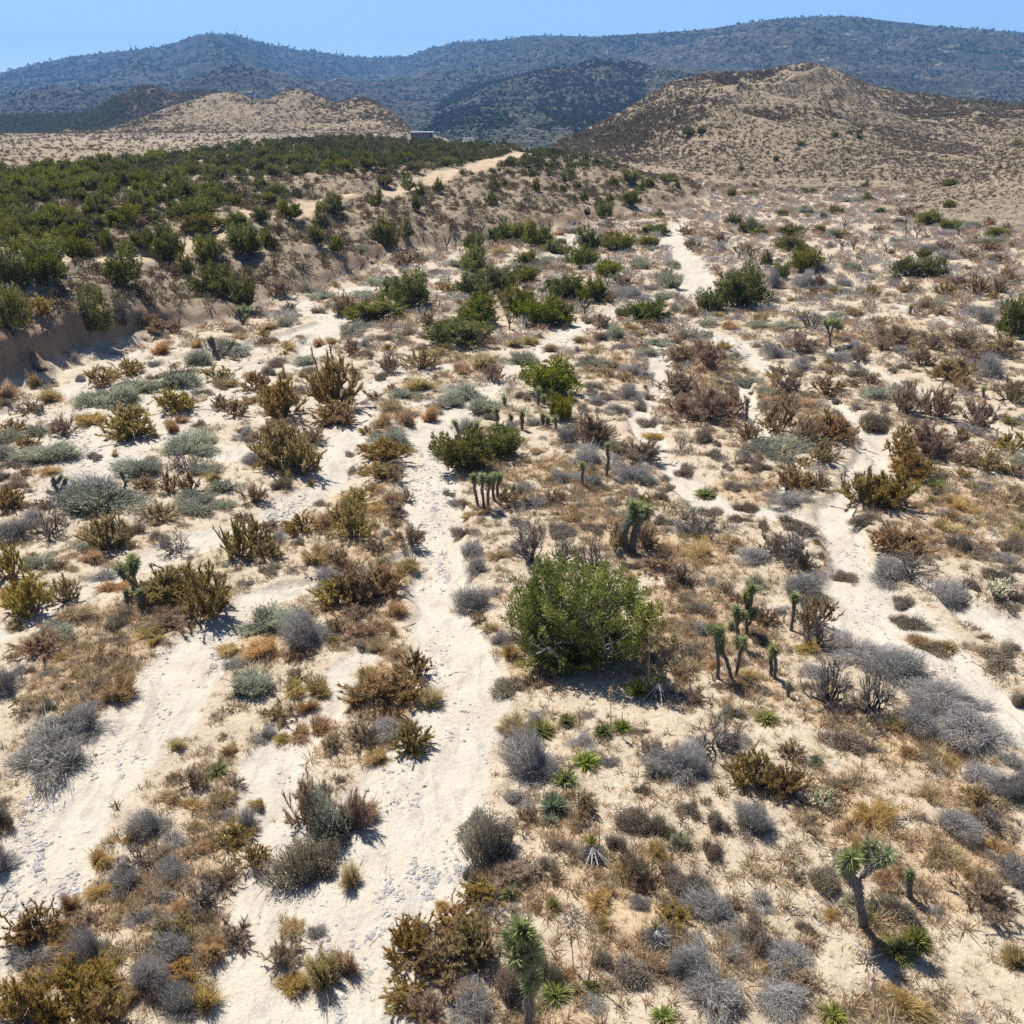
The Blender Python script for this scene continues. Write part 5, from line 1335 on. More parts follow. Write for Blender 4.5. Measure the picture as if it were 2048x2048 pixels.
# ------------------------------------------------------------------ dead yuccas, chollas, dead wood, stalks
def dead_skirt(cx, bot, w, h, label, ball):
    cx, bot, w, h = 680 + cx * TILE, 1512 + bot * TILE, w * TILE, h * TILE
    x, y, a_, b_, s = solve_box(np.array([cx]), np.array([bot]), np.array([w]), np.array([h]))
    x, y, a_, b_ = float(x[0]), float(y[0]), float(a_[0]), float(b_[0])
    z = float(height(np.array([x]), np.array([y]))[0])
    root = link("dead_yucca", None, label=label, category="dead yucca")
    root.location = (x, y, z)
    f = Soup(int(cx)); r = f.r; n = 900
    d = dome(r, n, .0, .8)
    P0 = d * r.uniform(.3, .6, n)[:, None] * np.array([1, 1, .9]); P1 = d * r.uniform(.75, 1.1, n)[:, None] + r.normal(size=(n, 3)) * .12
    P1 = P1 - UP * (.4 * r.random(n))[:, None]; P1[:, 2] = np.maximum(P1[:, 2], .01)
    sc = np.array([a_ * 1.1, a_ * 1.1, np.clip(b_, a_ * .8, a_ * 1.15)])
    f.ribbons(P0 * sc, P1 * sc, .07 * a_, np.clip(.45 + r.normal(size=n) * .28, 0, 1), -.03)
    link("dead_leaves", f.mesh("dead_yucca_leaves", P['thatch']), root)
    t = Soup(int(cx) + 1)
    t.tube([(0, 0, -.05), (0, 0, sc[2] * .3), (0, .02, sc[2] * .55)], [a_ * .45, a_ * .4, a_ * .25], 9)
    for k in range(5 if not ball else 1):
        ph = -1.57 + r.uniform(-1, 1)
        e_ = np.array([math.cos(ph), math.sin(ph), 0]) * a_ * r.uniform(1.1, 1.9)
        t.tube([np.array([0, 0, sc[2] * .7]), e_ * .5 + UP * sc[2] * .45, e_ + UP * .03], [.022, .018, .01], 4, .7)
    V, F, T = t.arrays()
    link("trunk", mesh("dead_yucca_trunk", V, F, W_DEAD, attrs=dict(tint=T)), root)
    g = Soup(int(cx) + 2); m = 120 if not ball else 50
    d = dome(r, m, .15, .8); c = np.array([-.1 * a_, a_ * .55, sc[2] * .62])
    g.ribbons(np.repeat(c[None], m, 0), c + d * a_ * (.85 if not ball else .6) * r.uniform(.8, 1.05, m)[:, None], .05 * a_, np.clip(.5 + r.normal(size=m) * .25, 0, 1), .03)
    link("leaves", g.mesh("dead_yucca_green_leaves", P['yucca']), root)
    PLACED.append((x, y, a_))


dead_skirt(1395, 605, 150, 150, "yucca with a grey skirt of dangling dead leaves", False)
dead_skirt(1750, 1090, 175, 150, "round grey ball of dead yucca leaves with one dark stalk", True)
dead_skirt(1760, 1000 - 1512 / 1 + 1512 - 1400 + 0, 150, 140, "grey dead yucca with long fallen stalks under the big juniper", False) if False else None


def dead_skirt_c2():
    bx = (1760 * TILE) / TILE
    dead_skirt(1760, (1000 + 1112 * TILE - 1512) / TILE, 150, 140, "grey dead yucca with fallen stalks at the big juniper's foot", False)


dead_skirt_c2()


def cholla(ox, oy, cx, bot, w, h, label):
    x, y, a_, b_, s = solve_box(np.array([ox + cx * TILE]), np.array([oy + bot * TILE]), np.array([w * TILE]), np.array([h * TILE]))
    x, y, a_, b_ = float(x[0]), float(y[0]), float(a_[0]), float(b_[0])
    z = float(height(np.array([x]), np.array([y]))[0])
    root = link("cholla_cactus", None, label=label, category="cholla cactus", group="cholla cacti")
    root.location = (x, y, z)
    tk = Soup(int(cx * 3 + bot)); jt = Soup(int(cx * 3 + bot) + 1); r = tk.r
    sc = np.array([a_, a_, b_])
    for i in range(9):
        ph = i * 2.4; rr = r.uniform(.25, .75)
        e_ = np.array([math.cos(ph) * rr, math.sin(ph) * rr, r.uniform(.5, .75)])
        tk.tube(np.array([(0, 0, -.05), e_ * np.array([.45, .45, .35]), e_]) * sc, np.array([.055, .04, .03]) * a_, 5)
        for _ in range(13):
            p = e_ + r.normal(size=3) * np.array([.16, .16, .12]); d = nrm(p - np.array([0, 0, .25]) + r.normal(size=3) * .35 + UP * .3)
            q = p + d * .17
            jt.tube(np.array([p, (p + q) / 2, q]) * sc, np.array([.030, .046, .028]) * a_, 6, r.random())
    V, F, T = tk.arrays()
    link("trunk", mesh("cholla_trunk", V, F, W_DARK, attrs=dict(tint=T)), root)
    link("crown", jt.mesh("cholla_joints", P['cholla']), root)
    PLACED.append((x, y, a_))


for c in CHOLLA:
    cholla(*c)


def wood(ox, oy, pts, th, mat, label):
    u = np.array([ox + p[0] * TILE for p in pts]); v = np.array([oy + p[1] * TILE for p in pts])
    x, y = hit(u, v); z = height(x, y)
    dep = project(x, y, z)[2].mean(); R = th * dep / FPX / 2 * .85
    n = len(pts) * 4; t = np.linspace(0, len(pts) - 1, n); i = np.arange(len(pts))
    q = np.stack([np.interp(t, i, x), np.interp(t, i, y), np.interp(t, i, z)], 1)
    sp = Soup(int(u[0] * 3 + v[0])); r = sp.r
    q[1:-1, :2] += r.normal(size=(n - 2, 2)) * R * .7
    q[:, 2] += R * .7 + np.abs(r.normal(size=n)) * R * .5
    q -= q[0]
    sp.tube(q, R * np.linspace(1.1, .45, n) * r.uniform(.85, 1.2, n), 7, r.random())
    if th >= 3:
        for k in range(3):
            j = int(r.integers(n // 4, n - 1)); d = nrm(nrm(q[-1] - q[0]) + r.normal(size=3) * .7) * R * r.uniform(7, 16); d[2] = abs(d[2])
            sp.tube(np.array([q[j], q[j] + d * .5 + r.normal(size=3) * R, q[j] + d]), R * np.array([.55, .4, .2]), 5, r.random())
    V, F, T = sp.arrays()
    name = "dead_log" if th >= 5 else ("dead_branch" if th >= 2.6 else "dead_twig")
    o = link(name, mesh(name, V, F, mat, attrs=dict(tint=T), smooth=True), label=label, category=name.replace("_", " "), group="dead wood on the ground")
    o.location = (x[0], y[0], z[0])


for w_ in WOOD:
    wood(*w_)

for ox, oy, b, tp, th, head, label in STALKS:
    u, v = ox + b[0] * TILE, oy + b[1] * TILE
    x, y = hit(u, v); x, y = float(x[0]), float(y[0]); z = float(height(np.array([x]), np.array([y]))[0]) if y < 190 else float(ground_z(np.array([x]), np.array([y]))[0])
    top = on_upright(ox + tp[0] * TILE, oy + tp[1] * TILE, y) - np.array([x, y, z]); s = float(project(x, y, z)[2]) / FPX
    sp = Soup(int(u + v)); r = sp.r; R = th * s / 2
    sp.tube(np.array([(0, 0, -.05), top * .5 + np.array([.01, 0.02, 0]), top]), [R * 1.1, R, R * .6], 5)
    o = link("yucca_stalk", None, category="flower stalk", group="dead yucca flower stalks")
    o.location = (x, y, z)
    V, F, T = sp.arrays()
    if head:
        link("stem", mesh("yucca_stalk", V, F, W_STALK, attrs=dict(tint=T)), o)
        hs_ = Soup(int(u)); n = 90; c = top * (1 - .3 * r.random(n))[:, None]
        hs_.ribbons(c, c + nrm(r.normal(size=(n, 3)) + UP * .3) * R * r.uniform(4, 9, n)[:, None], R * 2.2, r.random(n))
        link("seed_head", hs_.mesh("yucca_seed_head", P['tanleaf']), o)
    else:
        COL.objects.unlink(o); bpy.data.objects.remove(o)
        o = link("yucca_stalk", mesh("yucca_stalk", V, F, W_DEAD if label is None else W_STALK, attrs=dict(tint=T)), category="flower stalk", group="dead yucca flower stalks")
        o.location = (x, y, z)
    if label:
        o['label'] = label
    else:
        THINGS.append((o, "yucca stalk", "thin pale upright", u, v - 10))


# ------------------------------------------------------------------ rocks, tarps, sheds
def rock(u, v, w, h, col, label):
    x, y, a_, b_, s = solve_box(np.array([u]), np.array([v]), np.array([w]), np.array([h]))
    x, y, a_, b_ = float(x[0]), float(y[0]), float(a_[0]), float(b_[0])
    z = float(height(np.array([x]), np.array([y]))[0])
    r = np.random.default_rng(int(u))
    bm = __import__('bmesh').new()
    __import__('bmesh').ops.create_icosphere(bm, subdivisions=3, radius=1)
    V = np.array([q.co[:] for q in bm.verts]); F = np.array([[q.index for q in f.verts] for f in bm.faces]); bm.free()
    for _ in range(9):
        n = nrm(r.normal(size=3)); c = r.uniform(.6, .9); d = V @ n
        V = V - np.maximum(d - c, 0)[:, None] * n
    V += (fbm(V[:, 0] * 3 + 9, V[:, 1] * 3 + V[:, 2] * 2, int(u), 3) - .5)[:, None] * .16 * V
    V = V * np.array([a_, a_ * .8, max(b_, a_ * .5)])
    o = link("rock", mesh("rock", V, F, col, smooth=False), label=label, category="rock")
    o.location = (x, y, z + max(b_, a_ * .5) * .25); o.rotation_euler = (0, 0, r.random() * 6)


def mat_rock(name, lo, hi):
    m = NT(name); g = m.n('ShaderNodeTexCoord').outputs['Object']
    n = m.noise(g, 4.0, 6, .7)
    return m.surface(m.ramp(n, [(.3, lo), (.7, hi)]), .9, n, .6, .05, .1)


M_ROCK = mat_rock("grey_rock", (.22, .19, .16), (.42, .38, .33))
M_PALE = mat_rock("pale_stone", (.44, .43, .41), (.66, .64, .60))
for a_ in [(162, 764, 24, 14, M_ROCK, "dark boulder on the sand below the cut bank"), (33, 820, 15, 7, M_ROCK, "small dark rock near the left edge below the bank"), (63, 1625, 15, 11, M_PALE, "biggest grey cobble in the stony strip at left"), (78, 1400, 8, 8, M_PALE, "white stone by the charred branch"),
           (1018, 1636, 7, 6, M_PALE, "small white stone by the tan shrubs at the run's edge"), (190, 1511, 10, 7, M_ROCK, "grey cobble alone on the left sand run"), (240, 1529, 12, 7, M_PALE, "flat pale stone on the left sand run"), (1986, 951, 11, 6, M_PALE, "pale round stone in front of a brown shrub at right"), (17, 580, 9, 11, M_PALE, "white boulder under a juniper on the bank")]:
    rock(*a_)


def mat_flat(name, col, rough=.6):
    m = NT(name); g = m.n('ShaderNodeTexCoord').outputs['Object']
    n = m.noise(g, 3.0, 4, .6)
    c2 = tuple(c * .8 for c in col)
    return m.surface(m.ramp(n, [(.3, c2), (.7, col)]), rough, n, .2, .02, .3)


M_TARP = mat_flat("white_tarp", (.80, .80, .79)); M_SHED = mat_flat("shed_wall", (.27, .28, .30)); M_ROOF = mat_flat("shed_roof", (.36, .37, .385)); M_DARKWIN = mat_flat("dark_opening", (.06, .06, .07)); M_JUNK = mat_flat("dark_junk", (.10, .105, .125))


def lump(name, u, v, w, h, mat, label, cat, seed):
    x, y = hit(u, v); x, y = float(x[0]), float(y[0]); z = float(ground_z(np.array([x]), np.array([y]))[0]); s = float(project(x, y, z)[2]) / FPX
    n, k = 22, 12
    gx, gy = np.meshgrid(np.linspace(-1, 1, n), np.linspace(-1, 1, k))
    hz = (fbm(gx * 2.2 + seed, gy * 2 + seed, seed, 3) ** 1.4) * np.clip(1.15 - gx ** 2 * .9 - gy ** 2 * .9, 0, 1) * 1.9
    V = np.stack([gx.ravel() * w * s / 2, gy.ravel() * w * s / 4, hz.ravel() * h * s * 1.3 - .04], 1)
    i = np.arange(k - 1)[:, None] * n + np.arange(n - 1)[None]
    F = np.stack([i, i + 1, i + n + 1, i + n], -1).reshape(-1, 4)
    o = link(name, mesh(name, V, F, mat), label=label, category=cat); o.location = (x, y, z)


lump("white_tarp", 251, 402, 22, 10, M_TARP, "white tarp lying among bench junipers, nearest of three", "tarp", 3)
lump("white_tarp", 303, 393, 34, 8, M_TARP, "long crumpled white tarp among the bench junipers", "tarp", 8)
lump("white_tarp", 376, 373, 18, 8, M_TARP, "small white tarp farthest back among the bench junipers", "tarp", 14)
lump("junk_heap", 593, 391, 22, 9, M_JUNK, "dark heap of junk beside the dirt road", "junk heap", 21)


def boxes(name, parent, mat, items):
    V, F = [], []
    for (x0, y0, z0, x1, y1, z1) in items:
        b = len(V)
        V += [(x, y, z) for z in (z0, z1) for y in (y0, y1) for x in (x0, x1)]
        F += [[b + q for q in f] for f in ((0, 2, 3, 1), (4, 5, 7, 6), (0, 1, 5, 4), (2, 6, 7, 3), (0, 4, 6, 2), (1, 3, 7, 5))]
    return link(name, mesh(name, V, F, mat), parent)


def sheds():
    x, y = on_plane(843, 281, 5.0); x, y = float(x), float(y); z = float(ground_z(np.array([x]), np.array([y]))[0]); s = float(project(x, y, z)[2]) / FPX
    L = 44 * s / 2
    o = link("long_shed", None, label="long low grey shed at the far end of the bench", category="shed"); o.location = (x, y, z)
    w_ = boxes("wall", o, M_SHED, [(-L, 0, -.2, L, 4, 1.3)])
    boxes("roof", o, M_ROOF, [(-L - .2, -.3, 1.302, L + .2, 4.3, 1.45)])
    for i in range(6):
        xc = -L + (i + .5) * 2 * L / 6
        f = boxes("window", o, M_DARKWIN, [(xc - .24, -.03, .7, xc + .24, -.002, 1.12)])
    boxes("door", o, M_DARKWIN, [(L - .55, -.03, .0, L - .15, -.002, 1.2)])
    x, y = on_plane(936, 283, 5.0); x, y = float(x), float(y); z = float(ground_z(np.array([x]), np.array([y]))[0])
    o = link("white_trailer", None, label="small white trailer beside the dirt road's far end", category="trailer"); o.location = (x, y, z)
    boxes("body", o, M_TARP, [(-1.25, 0, .45, 1.25, 1.8, 1.55)]); boxes("roof", o, M_ROOF, [(-1.3, -.05, 1.552, 1.3, 1.85, 1.65)])
    for xx in (-.6, .6):
        t = Soup(5); t.tube([(xx, -.06, .3), (xx, .06, .3)], [.3, .3], 14); V, F, T = t.arrays(); link("wheel", mesh("wheel", V, F, M_JUNK), o)


sheds()

# ------------------------------------------------------------------ fillers: plants between the ones picked out above
def grid_free(cells, x, y, a_, size=2.0, gap=.75):
    i, j = int(x // size), int(y // size)
    for di in (-1, 0, 1):
        for dj in (-1, 0, 1):
            for (px_, py_, pa) in cells.get((i + di, j + dj), ()):
                if (px_ - x) ** 2 + (py_ - y) ** 2 < ((pa + a_) * gap) ** 2:
                    return False
    return True


CELLS = {}
for q in PLACED:
    CELLS.setdefault((int(q[0] // 2), int(q[1] // 2)), []).append(q)
COUNT = {}
for o_ in COL.objects:
    if o_.parent is None and o_.get('category'):
        COUNT[o_['category']] = COUNT.get(o_['category'], 0) + 1


def in_view(x, y, z, m=20):
    u, v, d = project(x, y, z)
    return (d > 3) & (u > -m) & (u < 2048 + m) & (v > -m) & (v < 2048 + m), u, v, d


SPILL = []     # what goes beyond the counted plants becomes low scrub


def fill(n, ylo, yhi, kinds, weights, alo, ahi, zone, gap, flat=(.55, .9), limit=285):
    """n tries of scattering plants over the wash floor"""
    Y = ylo + (yhi - ylo) * RNG.random(n) ** .75
    X = (RNG.random(n) * 2 - 1) * (Y * .56 + 4)
    Z = base_height(X, Y)
    ok, u, v, d = in_view(X, Y, Z)
    s, _ = bank_s(X, Y)
    ok &= zone(X, Y, u, v, s)
    X, Y, u, v, d = X[ok], Y[ok], u[ok], v[ok], d[ok]
    Z = height(X, Y)
    cnt = 0
    for i in range(len(X)):
        a_ = alo + (ahi - alo) * RNG.random() ** 1.6
        if not grid_free(CELLS, X[i], Y[i], a_, gap=gap):
            continue
        k = RNG.choice(kinds, p=weights)
        CELLS.setdefault((int(X[i] // 2), int(Y[i] // 2)), []).append((X[i], Y[i], a_))
        b_ = a_ * RNG.uniform(*flat)
        if COUNT.get(CATS[k], 0) >= limit:
            SPILL.append((k, X[i], Y[i], Z[i], a_, b_)); continue
        COUNT[CATS[k]] = COUNT.get(CATS[k], 0) + 1
        plant(k, X[i], Y[i], Z[i], a_, b_, 2 * a_ / d[i] * FPX); cnt += 1
    return cnt


def zone_wash(X, Y, u, v, s):
    m = run_mask(X, Y)
    return (s < 0) & (m < .24) & (RNG.random(len(X)) < .35 + .9 * fbm(X * .12, Y * .12, 61, 3)) & ~((u < 700) & (v > 640) & (v < 1080) & (RNG.random(len(X)) < .6))


def zone_mat(X, Y, u, v, s):
    return (s < 0) & (straw_mask(X, Y) > .35) & (run_mask(X, Y) < .2) & (u < 2048)


fill(2600, 12, 62, list("TOGB"), [.50, .14, .18, .18], .14, .42, zone_mat, .50, (.6, 1.0))
fill(1250, 12, 36, list("BGRT"), [.24, .24, .22, .30], .12, .42, zone_wash, .70)
fill(4200, 30, 66, list("BGRTSO"), [.24, .22, .16, .24, .08, .06], .20, .70, zone_wash, .58)
fill(26000, 60, 205, list("BGRTSO"), [.34, .29, .05, .07, .17, .08], .35, 1.05, zone_wash, .43)
print("fill", COUNT, len(SPILL))

# junipers of the bench: the ones that show largest by themselves, the rest as woodland
BENCH = [(-60, 350), (0, 346), (150, 330), (300, 312), (470, 292), (640, 275), (760, 277), (905, 288), (1000, 286), (1110, 292), (1200, 320), (1300, 340), (1390, 368), (1330, 378), (1250, 372), (1150, 362), (1040, 352), (960, 345), (890, 352), (820, 366),
         (740, 374), (620, 396), (500, 418), (420, 436), (300, 462), (150, 490), (-60, 520)]


def inside(poly, u, v):
    c = np.zeros(len(u), bool); n = len(poly)
    for i in range(n):
        x0, y0 = poly[i]; x1, y1 = poly[(i + 1) % n]
        cond = ((y0 > v) != (y1 > v)) & (u < (x1 - x0) * (v - y0) / (y1 - y0 + 1e-9) + x0)
        c ^= cond
    return c


def bench():
    n = 24000
    Y = 60 + 230 * RNG.random(n); X = (RNG.random(n) * 1.4 - 1.0) * (Y * .56 + 6)
    Z = base_height(X, Y); ok, u, v, d = in_view(X, Y, Z)
    s, _ = bank_s(X, Y)
    ok &= (s > 16) & inside(BENCH, u, v) & (road_mask(X, Y) < .02)
    # clearings
    ok &= (fbm(X * .09, Y * .09, 81, 4) > .36) & ~((np.abs(u - 155) < 40) & (np.abs(v - 418) < 12)) & ~((np.abs(u - 270) < 50) & (np.abs(v - 400) < 8))
    X, Y, Z, d = X[ok], Y[ok], Z[ok], d[ok]
    keep = []
    for i in range(len(X)):
        a_ = .65 + 1.0 * RNG.random() ** 1.5
        if grid_free(CELLS, X[i], Y[i], a_, gap=.60):
            CELLS.setdefault((int(X[i] // 2), int(Y[i] // 2)), []).append((X[i], Y[i], a_)); keep.append((i, a_))
    keep.sort(key=lambda q: -q[1] / d[q[0]])
    room = 292 - COUNT.get('juniper', 0)
    rest = []
    for j, (i, a_) in enumerate(keep):
        b_ = a_ * RNG.uniform(.75, 1.2)
        if j < room:
            plant('J', X[i], Y[i], Z[i], a_, b_, 2 * a_ / d[i] * FPX)
        else:
            rest.append((X[i], Y[i], Z[i] - .03, a_, b_))
    print("bench junipers", len(keep), "alone", room)
    return rest


def lowpoly(kind, seed, n, ln, w):
    """a light cloud of blades for plants that are a few pixels high; radius 1, height 1"""
    f = Soup(seed); r = f.r
    d = dome(r, n, .0, .8); c = d * (r.random(n) ** .45 * .85 * lobes(d, seed, .22))[:, None]
    c[:, 2] = np.maximum(c[:, 2], 0)
    f.ribbons(c, c + nrm(d + UP * .6 + r.normal(size=(n, 3)) * .5) * ln, w, np.clip(.5 + r.normal(size=n) * .25, 0, 1))
    return f.arrays()


def scatter(name, protos, pts, mat, label, cat, tv=.12):
    """one mesh of many small plants; pts rows: x y z radius height"""
    Vs, Fs, Ts = [], [], []; n0 = 0
    pts = np.asarray(pts, float); N = len(pts)
    which = RNG.integers(0, len(protos), N)
    for k, (V, F, T) in enumerate(protos):
        q = pts[which == k]; m = len(q)
        if m == 0:
            continue
        th = RNG.random(m) * 6.283; c, s = np.cos(th), np.sin(th)
        x = (V[None, :, 0] * c[:, None] - V[None, :, 1] * s[:, None]) * q[:, 3:4] + q[:, 0:1]
        y = (V[None, :, 0] * s[:, None] + V[None, :, 1] * c[:, None]) * q[:, 3:4] + q[:, 1:2]
        z = V[None, :, 2] * q[:, 4:5] + q[:, 2:3]
        Vs.append(np.stack([x, y, z], -1).reshape(-1, 3))
        Fs.append((F[None] + (np.arange(m) * len(V))[:, None, None]).reshape(-1, 3) + n0)
        Ts.append(np.clip(T[None] + RNG.normal(size=(m, 1)) * tv, 0, 1).ravel()); n0 += m * len(V)
    me = mesh(name, np.concatenate(Vs), np.concatenate(Fs), mat, attrs=dict(tint=np.concatenate(Ts)))
    return link(name, me, kind="stuff", label=label, category=cat)


M_WOODLAND = mat_plant("woodland_leaves", [(.050, .058, .028), (.105, .118, .050), (.18, .185, .085)], .3, .0, 0)
rest = bench()
LPJ = [lowpoly('J', 300 + i, 150, .26, .15) for i in range(4)]
if rest:
    scatter("juniper_woodland", LPJ, rest, M_WOODLAND, "dense dark green juniper woodland covering the bench", "woodland", .3)
LP = [lowpoly('B', 320 + i, 34, .42, .16) for i in range(4)]
M_TANSCRUB = mat_plant("tan_scrub_twigs", [(.20, .165, .115), (.34, .285, .20), (.48, .42, .31)], .3, 0, 0)
if SPILL:
    for ks, pk, nm, lb in (("BOD", 'brown', "brown_scrub", "brown scrub between the larger shrubs of the far wash"), ("GS", 'grey', "grey_scrub", "grey scrub between the larger shrubs of the far wash"), ("RT", 'straw', "tan_scrub", "tan scrub between the larger shrubs of the far wash")):
        sp_ = [(x, y, z, a_ * 1.15, b_ * 1.1) for k, x, y, z, a_, b_ in SPILL if k in ks]
        if sp_:
            scatter(nm, [lowpoly('B', 340 + i, 120, .32, .07) for i in range(4)], sp_, M_TANSCRUB if pk == 'straw' else P[pk], lb, "scrub")

# small tussocks on the bank, the bench and the hills
M_BANKSCRUB = mat_plant("bank_tussocks", [(.10, .078, .052), (.19, .152, .102), (.30, .255, .17)], .15, .0, 0)
n = 42000
Y = 40 + 180 * RNG.random(n); X = (RNG.random(n) * 1.5 - 1.0) * (Y * .56 + 6)
Z = base_height(X, Y); s, _ = bank_s(X, Y); ok, u, v, d = in_view(X, Y, Z)
ok &= (s > 1.5) & (s < 60) & (road_mask(X, Y) < .1) & (RNG.random(n) < .25 + fbm(X * .2, Y * .2, 83, 2))
aa = .26 + .66 * RNG.random(n) ** 2.2
scatter("bank_scrub", [lowpoly('B', 360 + i, 60, .45, .10) for i in range(4)], np.stack([X, Y, Z - .02, aa, aa * RNG.uniform(.6, 1.1, n)], 1)[ok], M_BANKSCRUB, "small brown tussocks dotted over the bank slope", "scrub")


def ridge_points(r, n, u0, u1, t0=0.0, t1=.995):
    k = FPX * (CP + SP * .4245)
    u = u0 + (u1 - u0) * RNG.random(n); D, F_ = r.D(u), r.F(u)
    t = t0 + (t1 - t0) * RNG.random(n) ** .92; Yh = F_ + t * (D - F_); Xh = (u - 1024) / k * Yh
    Zh = r.h(Xh, Yh)
    # slopes that turn their back carry no more brush in view than those that face the valley
    Y2 = Yh + .012 * (D - F_); de = (r.h((u - 1024) / k * Y2, Y2) - CAM_Z) / Y2 - (Zh - CAM_Z) / Yh
    ok_ = RNG.random(n) < np.clip(de / np.percentile(de, 75), .07, 1)
    return Xh[ok_], Yh[ok_], Zh[ok_], u[ok_], t[ok_]


M_HILLSCRUB = mat_plant("hill_tussocks", [(.115, .098, .072), (.20, .168, .122), (.32, .265, .18)], .12, 0, 0)
pts = []
for r, n, u0, u1, sz in ((R_HILL, 130000, 1030, 2300, (.32, 1.5)), (R_SPUR, 14000, 1690, 2300, (.20, .6)), (T_HILL, 24000, -120, 880, (.35, 1.4)), (D_HILL, 14000, -120, 640, (1.6, 3.6))):
    Xh, Yh, Zh, u, t = ridge_points(r, n, u0, u1)
    n = len(Xh); dn = fbm(Xh * .03, Yh * .03, r.seed + 3, 4)
    keep = RNG.random(n) < np.clip((dn - .2) * 2.2, .62, 1)
    keep &= Zh > base_height(Xh, Yh) - .2
    a_ = (sz[0] + (sz[1] - sz[0]) * RNG.random(n) ** 2.4 * np.clip(dn * 1.7, .4, 1.3)) * np.clip(Yh / r.D(u), .3, 1) * (.95 + .25 * np.clip(t, 0, 1))
    pts.append(np.stack([Xh, Yh, Zh - .05, a_, a_ * RNG.uniform(.6, 1.0, n)], 1)[keep])
scatter("hill_scrub", [lowpoly('B', 380 + i, 26, .5, .24) for i in range(5)], np.concatenate(pts), M_HILLSCRUB, "scattered brown scrub dotting the tan hills", "scrub", .2)
# scrub on the grassland between the bench and the hills
n = 15000
Y = 130 + 380 * RNG.random(n); X = (RNG.random(n) * 1.0 - 1.0) * Y * .58
Z = ground_z(X, Y); ok, u, v, d = in_view(X, Y, Z)
ok &= ~inside(BENCH, u, v) & (u < 900) & (bank_s(X, Y)[0] > 30)
Y2 = 165 + 120 * RNG.random(n); X2 = Y2 * (.02 + .6 * RNG.random(n)); ok2 = (bank_s(X2, Y2)[0] < 0) & (RNG.random(n) < .5)
X = np.concatenate([X, X2]); Y = np.concatenate([Y, Y2]); Z = ground_z(X, Y); ok = np.concatenate([ok, ok2]); n *= 2
aa = .22 + .5 * RNG.random(n) ** 2.4
scatter("plain_scrub", [lowpoly('B', 390 + i, 20, .55, .26) for i in range(4)], np.stack([X, Y, Z - .03, aa, aa * .8], 1)[ok], M_HILLSCRUB, "faint brown scrub on the pale plains behind bench and wash", "scrub", .2)

# a belt of dark trees on the brown flat at far left
n = 4200; u_ = -80 + 320 * RNG.random(n); t_ = .35 + .6 * RNG.random(n); Y = D_HILL.F(u_) + t_ * (D_HILL.D(u_) - D_HILL.F(u_)); X = (u_ - 1024) / (FPX * (CP + SP * .4245)) * Y; Z = D_HILL.h(X, Y)
ok = (fbm(X * .012, Y * .03, 95, 3) > .36) & (u_ < 260)
aa = 1.4 + 2.4 * RNG.random(len(X))
scatter("distant_woodland", LPJ, np.stack([X, Y, Z - .1, aa, aa * 1.2], 1)[ok], M_WOODLAND, "belt of dark trees on the brown flat at far left", "woodland", .2)

n = 7000
u_ = 770 + 520 * RNG.random(n); Y = M_NEAR.F(u_) + 1100 * RNG.random(n) ** 1.3; X = (u_ - 1024) / (FPX * (CP + SP * .4245)) * Y; Z = np.maximum(M_NEAR.h(X, Y), base_height(X, Y))
ok = fbm(X * .015, Y * .006, 97, 4) > .36
aa = (.9 + 1.6 * RNG.random(n)) * (Y / 500) ** .8
M_APRON = mat_plant("apron_brush", [(.035, .042, .028), (.075, .082, .055), (.14, .14, .10)], .1, 0, 0)
scatter("canyon_brush", [lowpoly('B', 410 + i, 22, .55, .3) for i in range(5)], np.stack([X, Y, Z - .1, aa, aa * 1.0], 1)[ok], M_APRON, "dark brush on the canyon floor behind the bench", "brush", .2)

# mountains: brush by the thousand, pines along the skyline
M_CHAP = mat_plant("mountain_brush", [(.020, .028, .018), (.040, .051, .032), (.085, .092, .06)], .05, 0, 0)
pts = []
for r, n, u0, u1, sz in ((M_FAR, 46000, -120, 1250, (3.5, 8.5)), (M_NEAR, 90000, 700, 2300, (2.0, 5.0))):
    Xh, Yh, Zh, u, t = ridge_points(r, n, u0, u1, .0, 1.02)
    n = len(Xh); dn = fbm(Xh * .006, Yh * .006, r.seed + 5, 4); d2 = fbm(Xh * .03, Yh * .03, r.seed + 6, 3)
    keep = RNG.random(n) < np.clip((dn * .5 + d2 * .5 - .34) * 6, .10, 1) + np.where((t < .4) & (r is M_NEAR), .6, 0)
    a_ = (sz[0] + (sz[1] - sz[0]) * RNG.random(n) ** 1.6) * np.clip(Yh / r.D(u), .2, 1)
    pts.append(np.stack([Xh, Yh, Zh - .5, a_, a_ * RNG.uniform(.7, 1.4, n)], 1)[keep])
scatter("chaparral", [lowpoly('B', 400 + i, 12, .6, .5) for i in range(5)], np.concatenate(pts), M_CHAP, "dark green chaparral covering the mountain slopes", "chaparral", .2)


def conifer(seed):
    f = Soup(seed); r = f.r; n = 26
    z = r.random(n) ** .8; ph = r.random(n) * 6.283; R = (1 - z) * .9 + .12
    c = np.stack([np.zeros(n), np.zeros(n), z * .95 + .05], 1)
    f.ribbons(c, c + np.stack([np.cos(ph) * R, np.sin(ph) * R, -.10 * np.ones(n)], 1), .42, r.random(n))
    f.tube([(0, 0, 0), (0, 0, .6), (0, 0, 1.0)], [.07, .05, .02], 4, .3)
    return f.arrays()


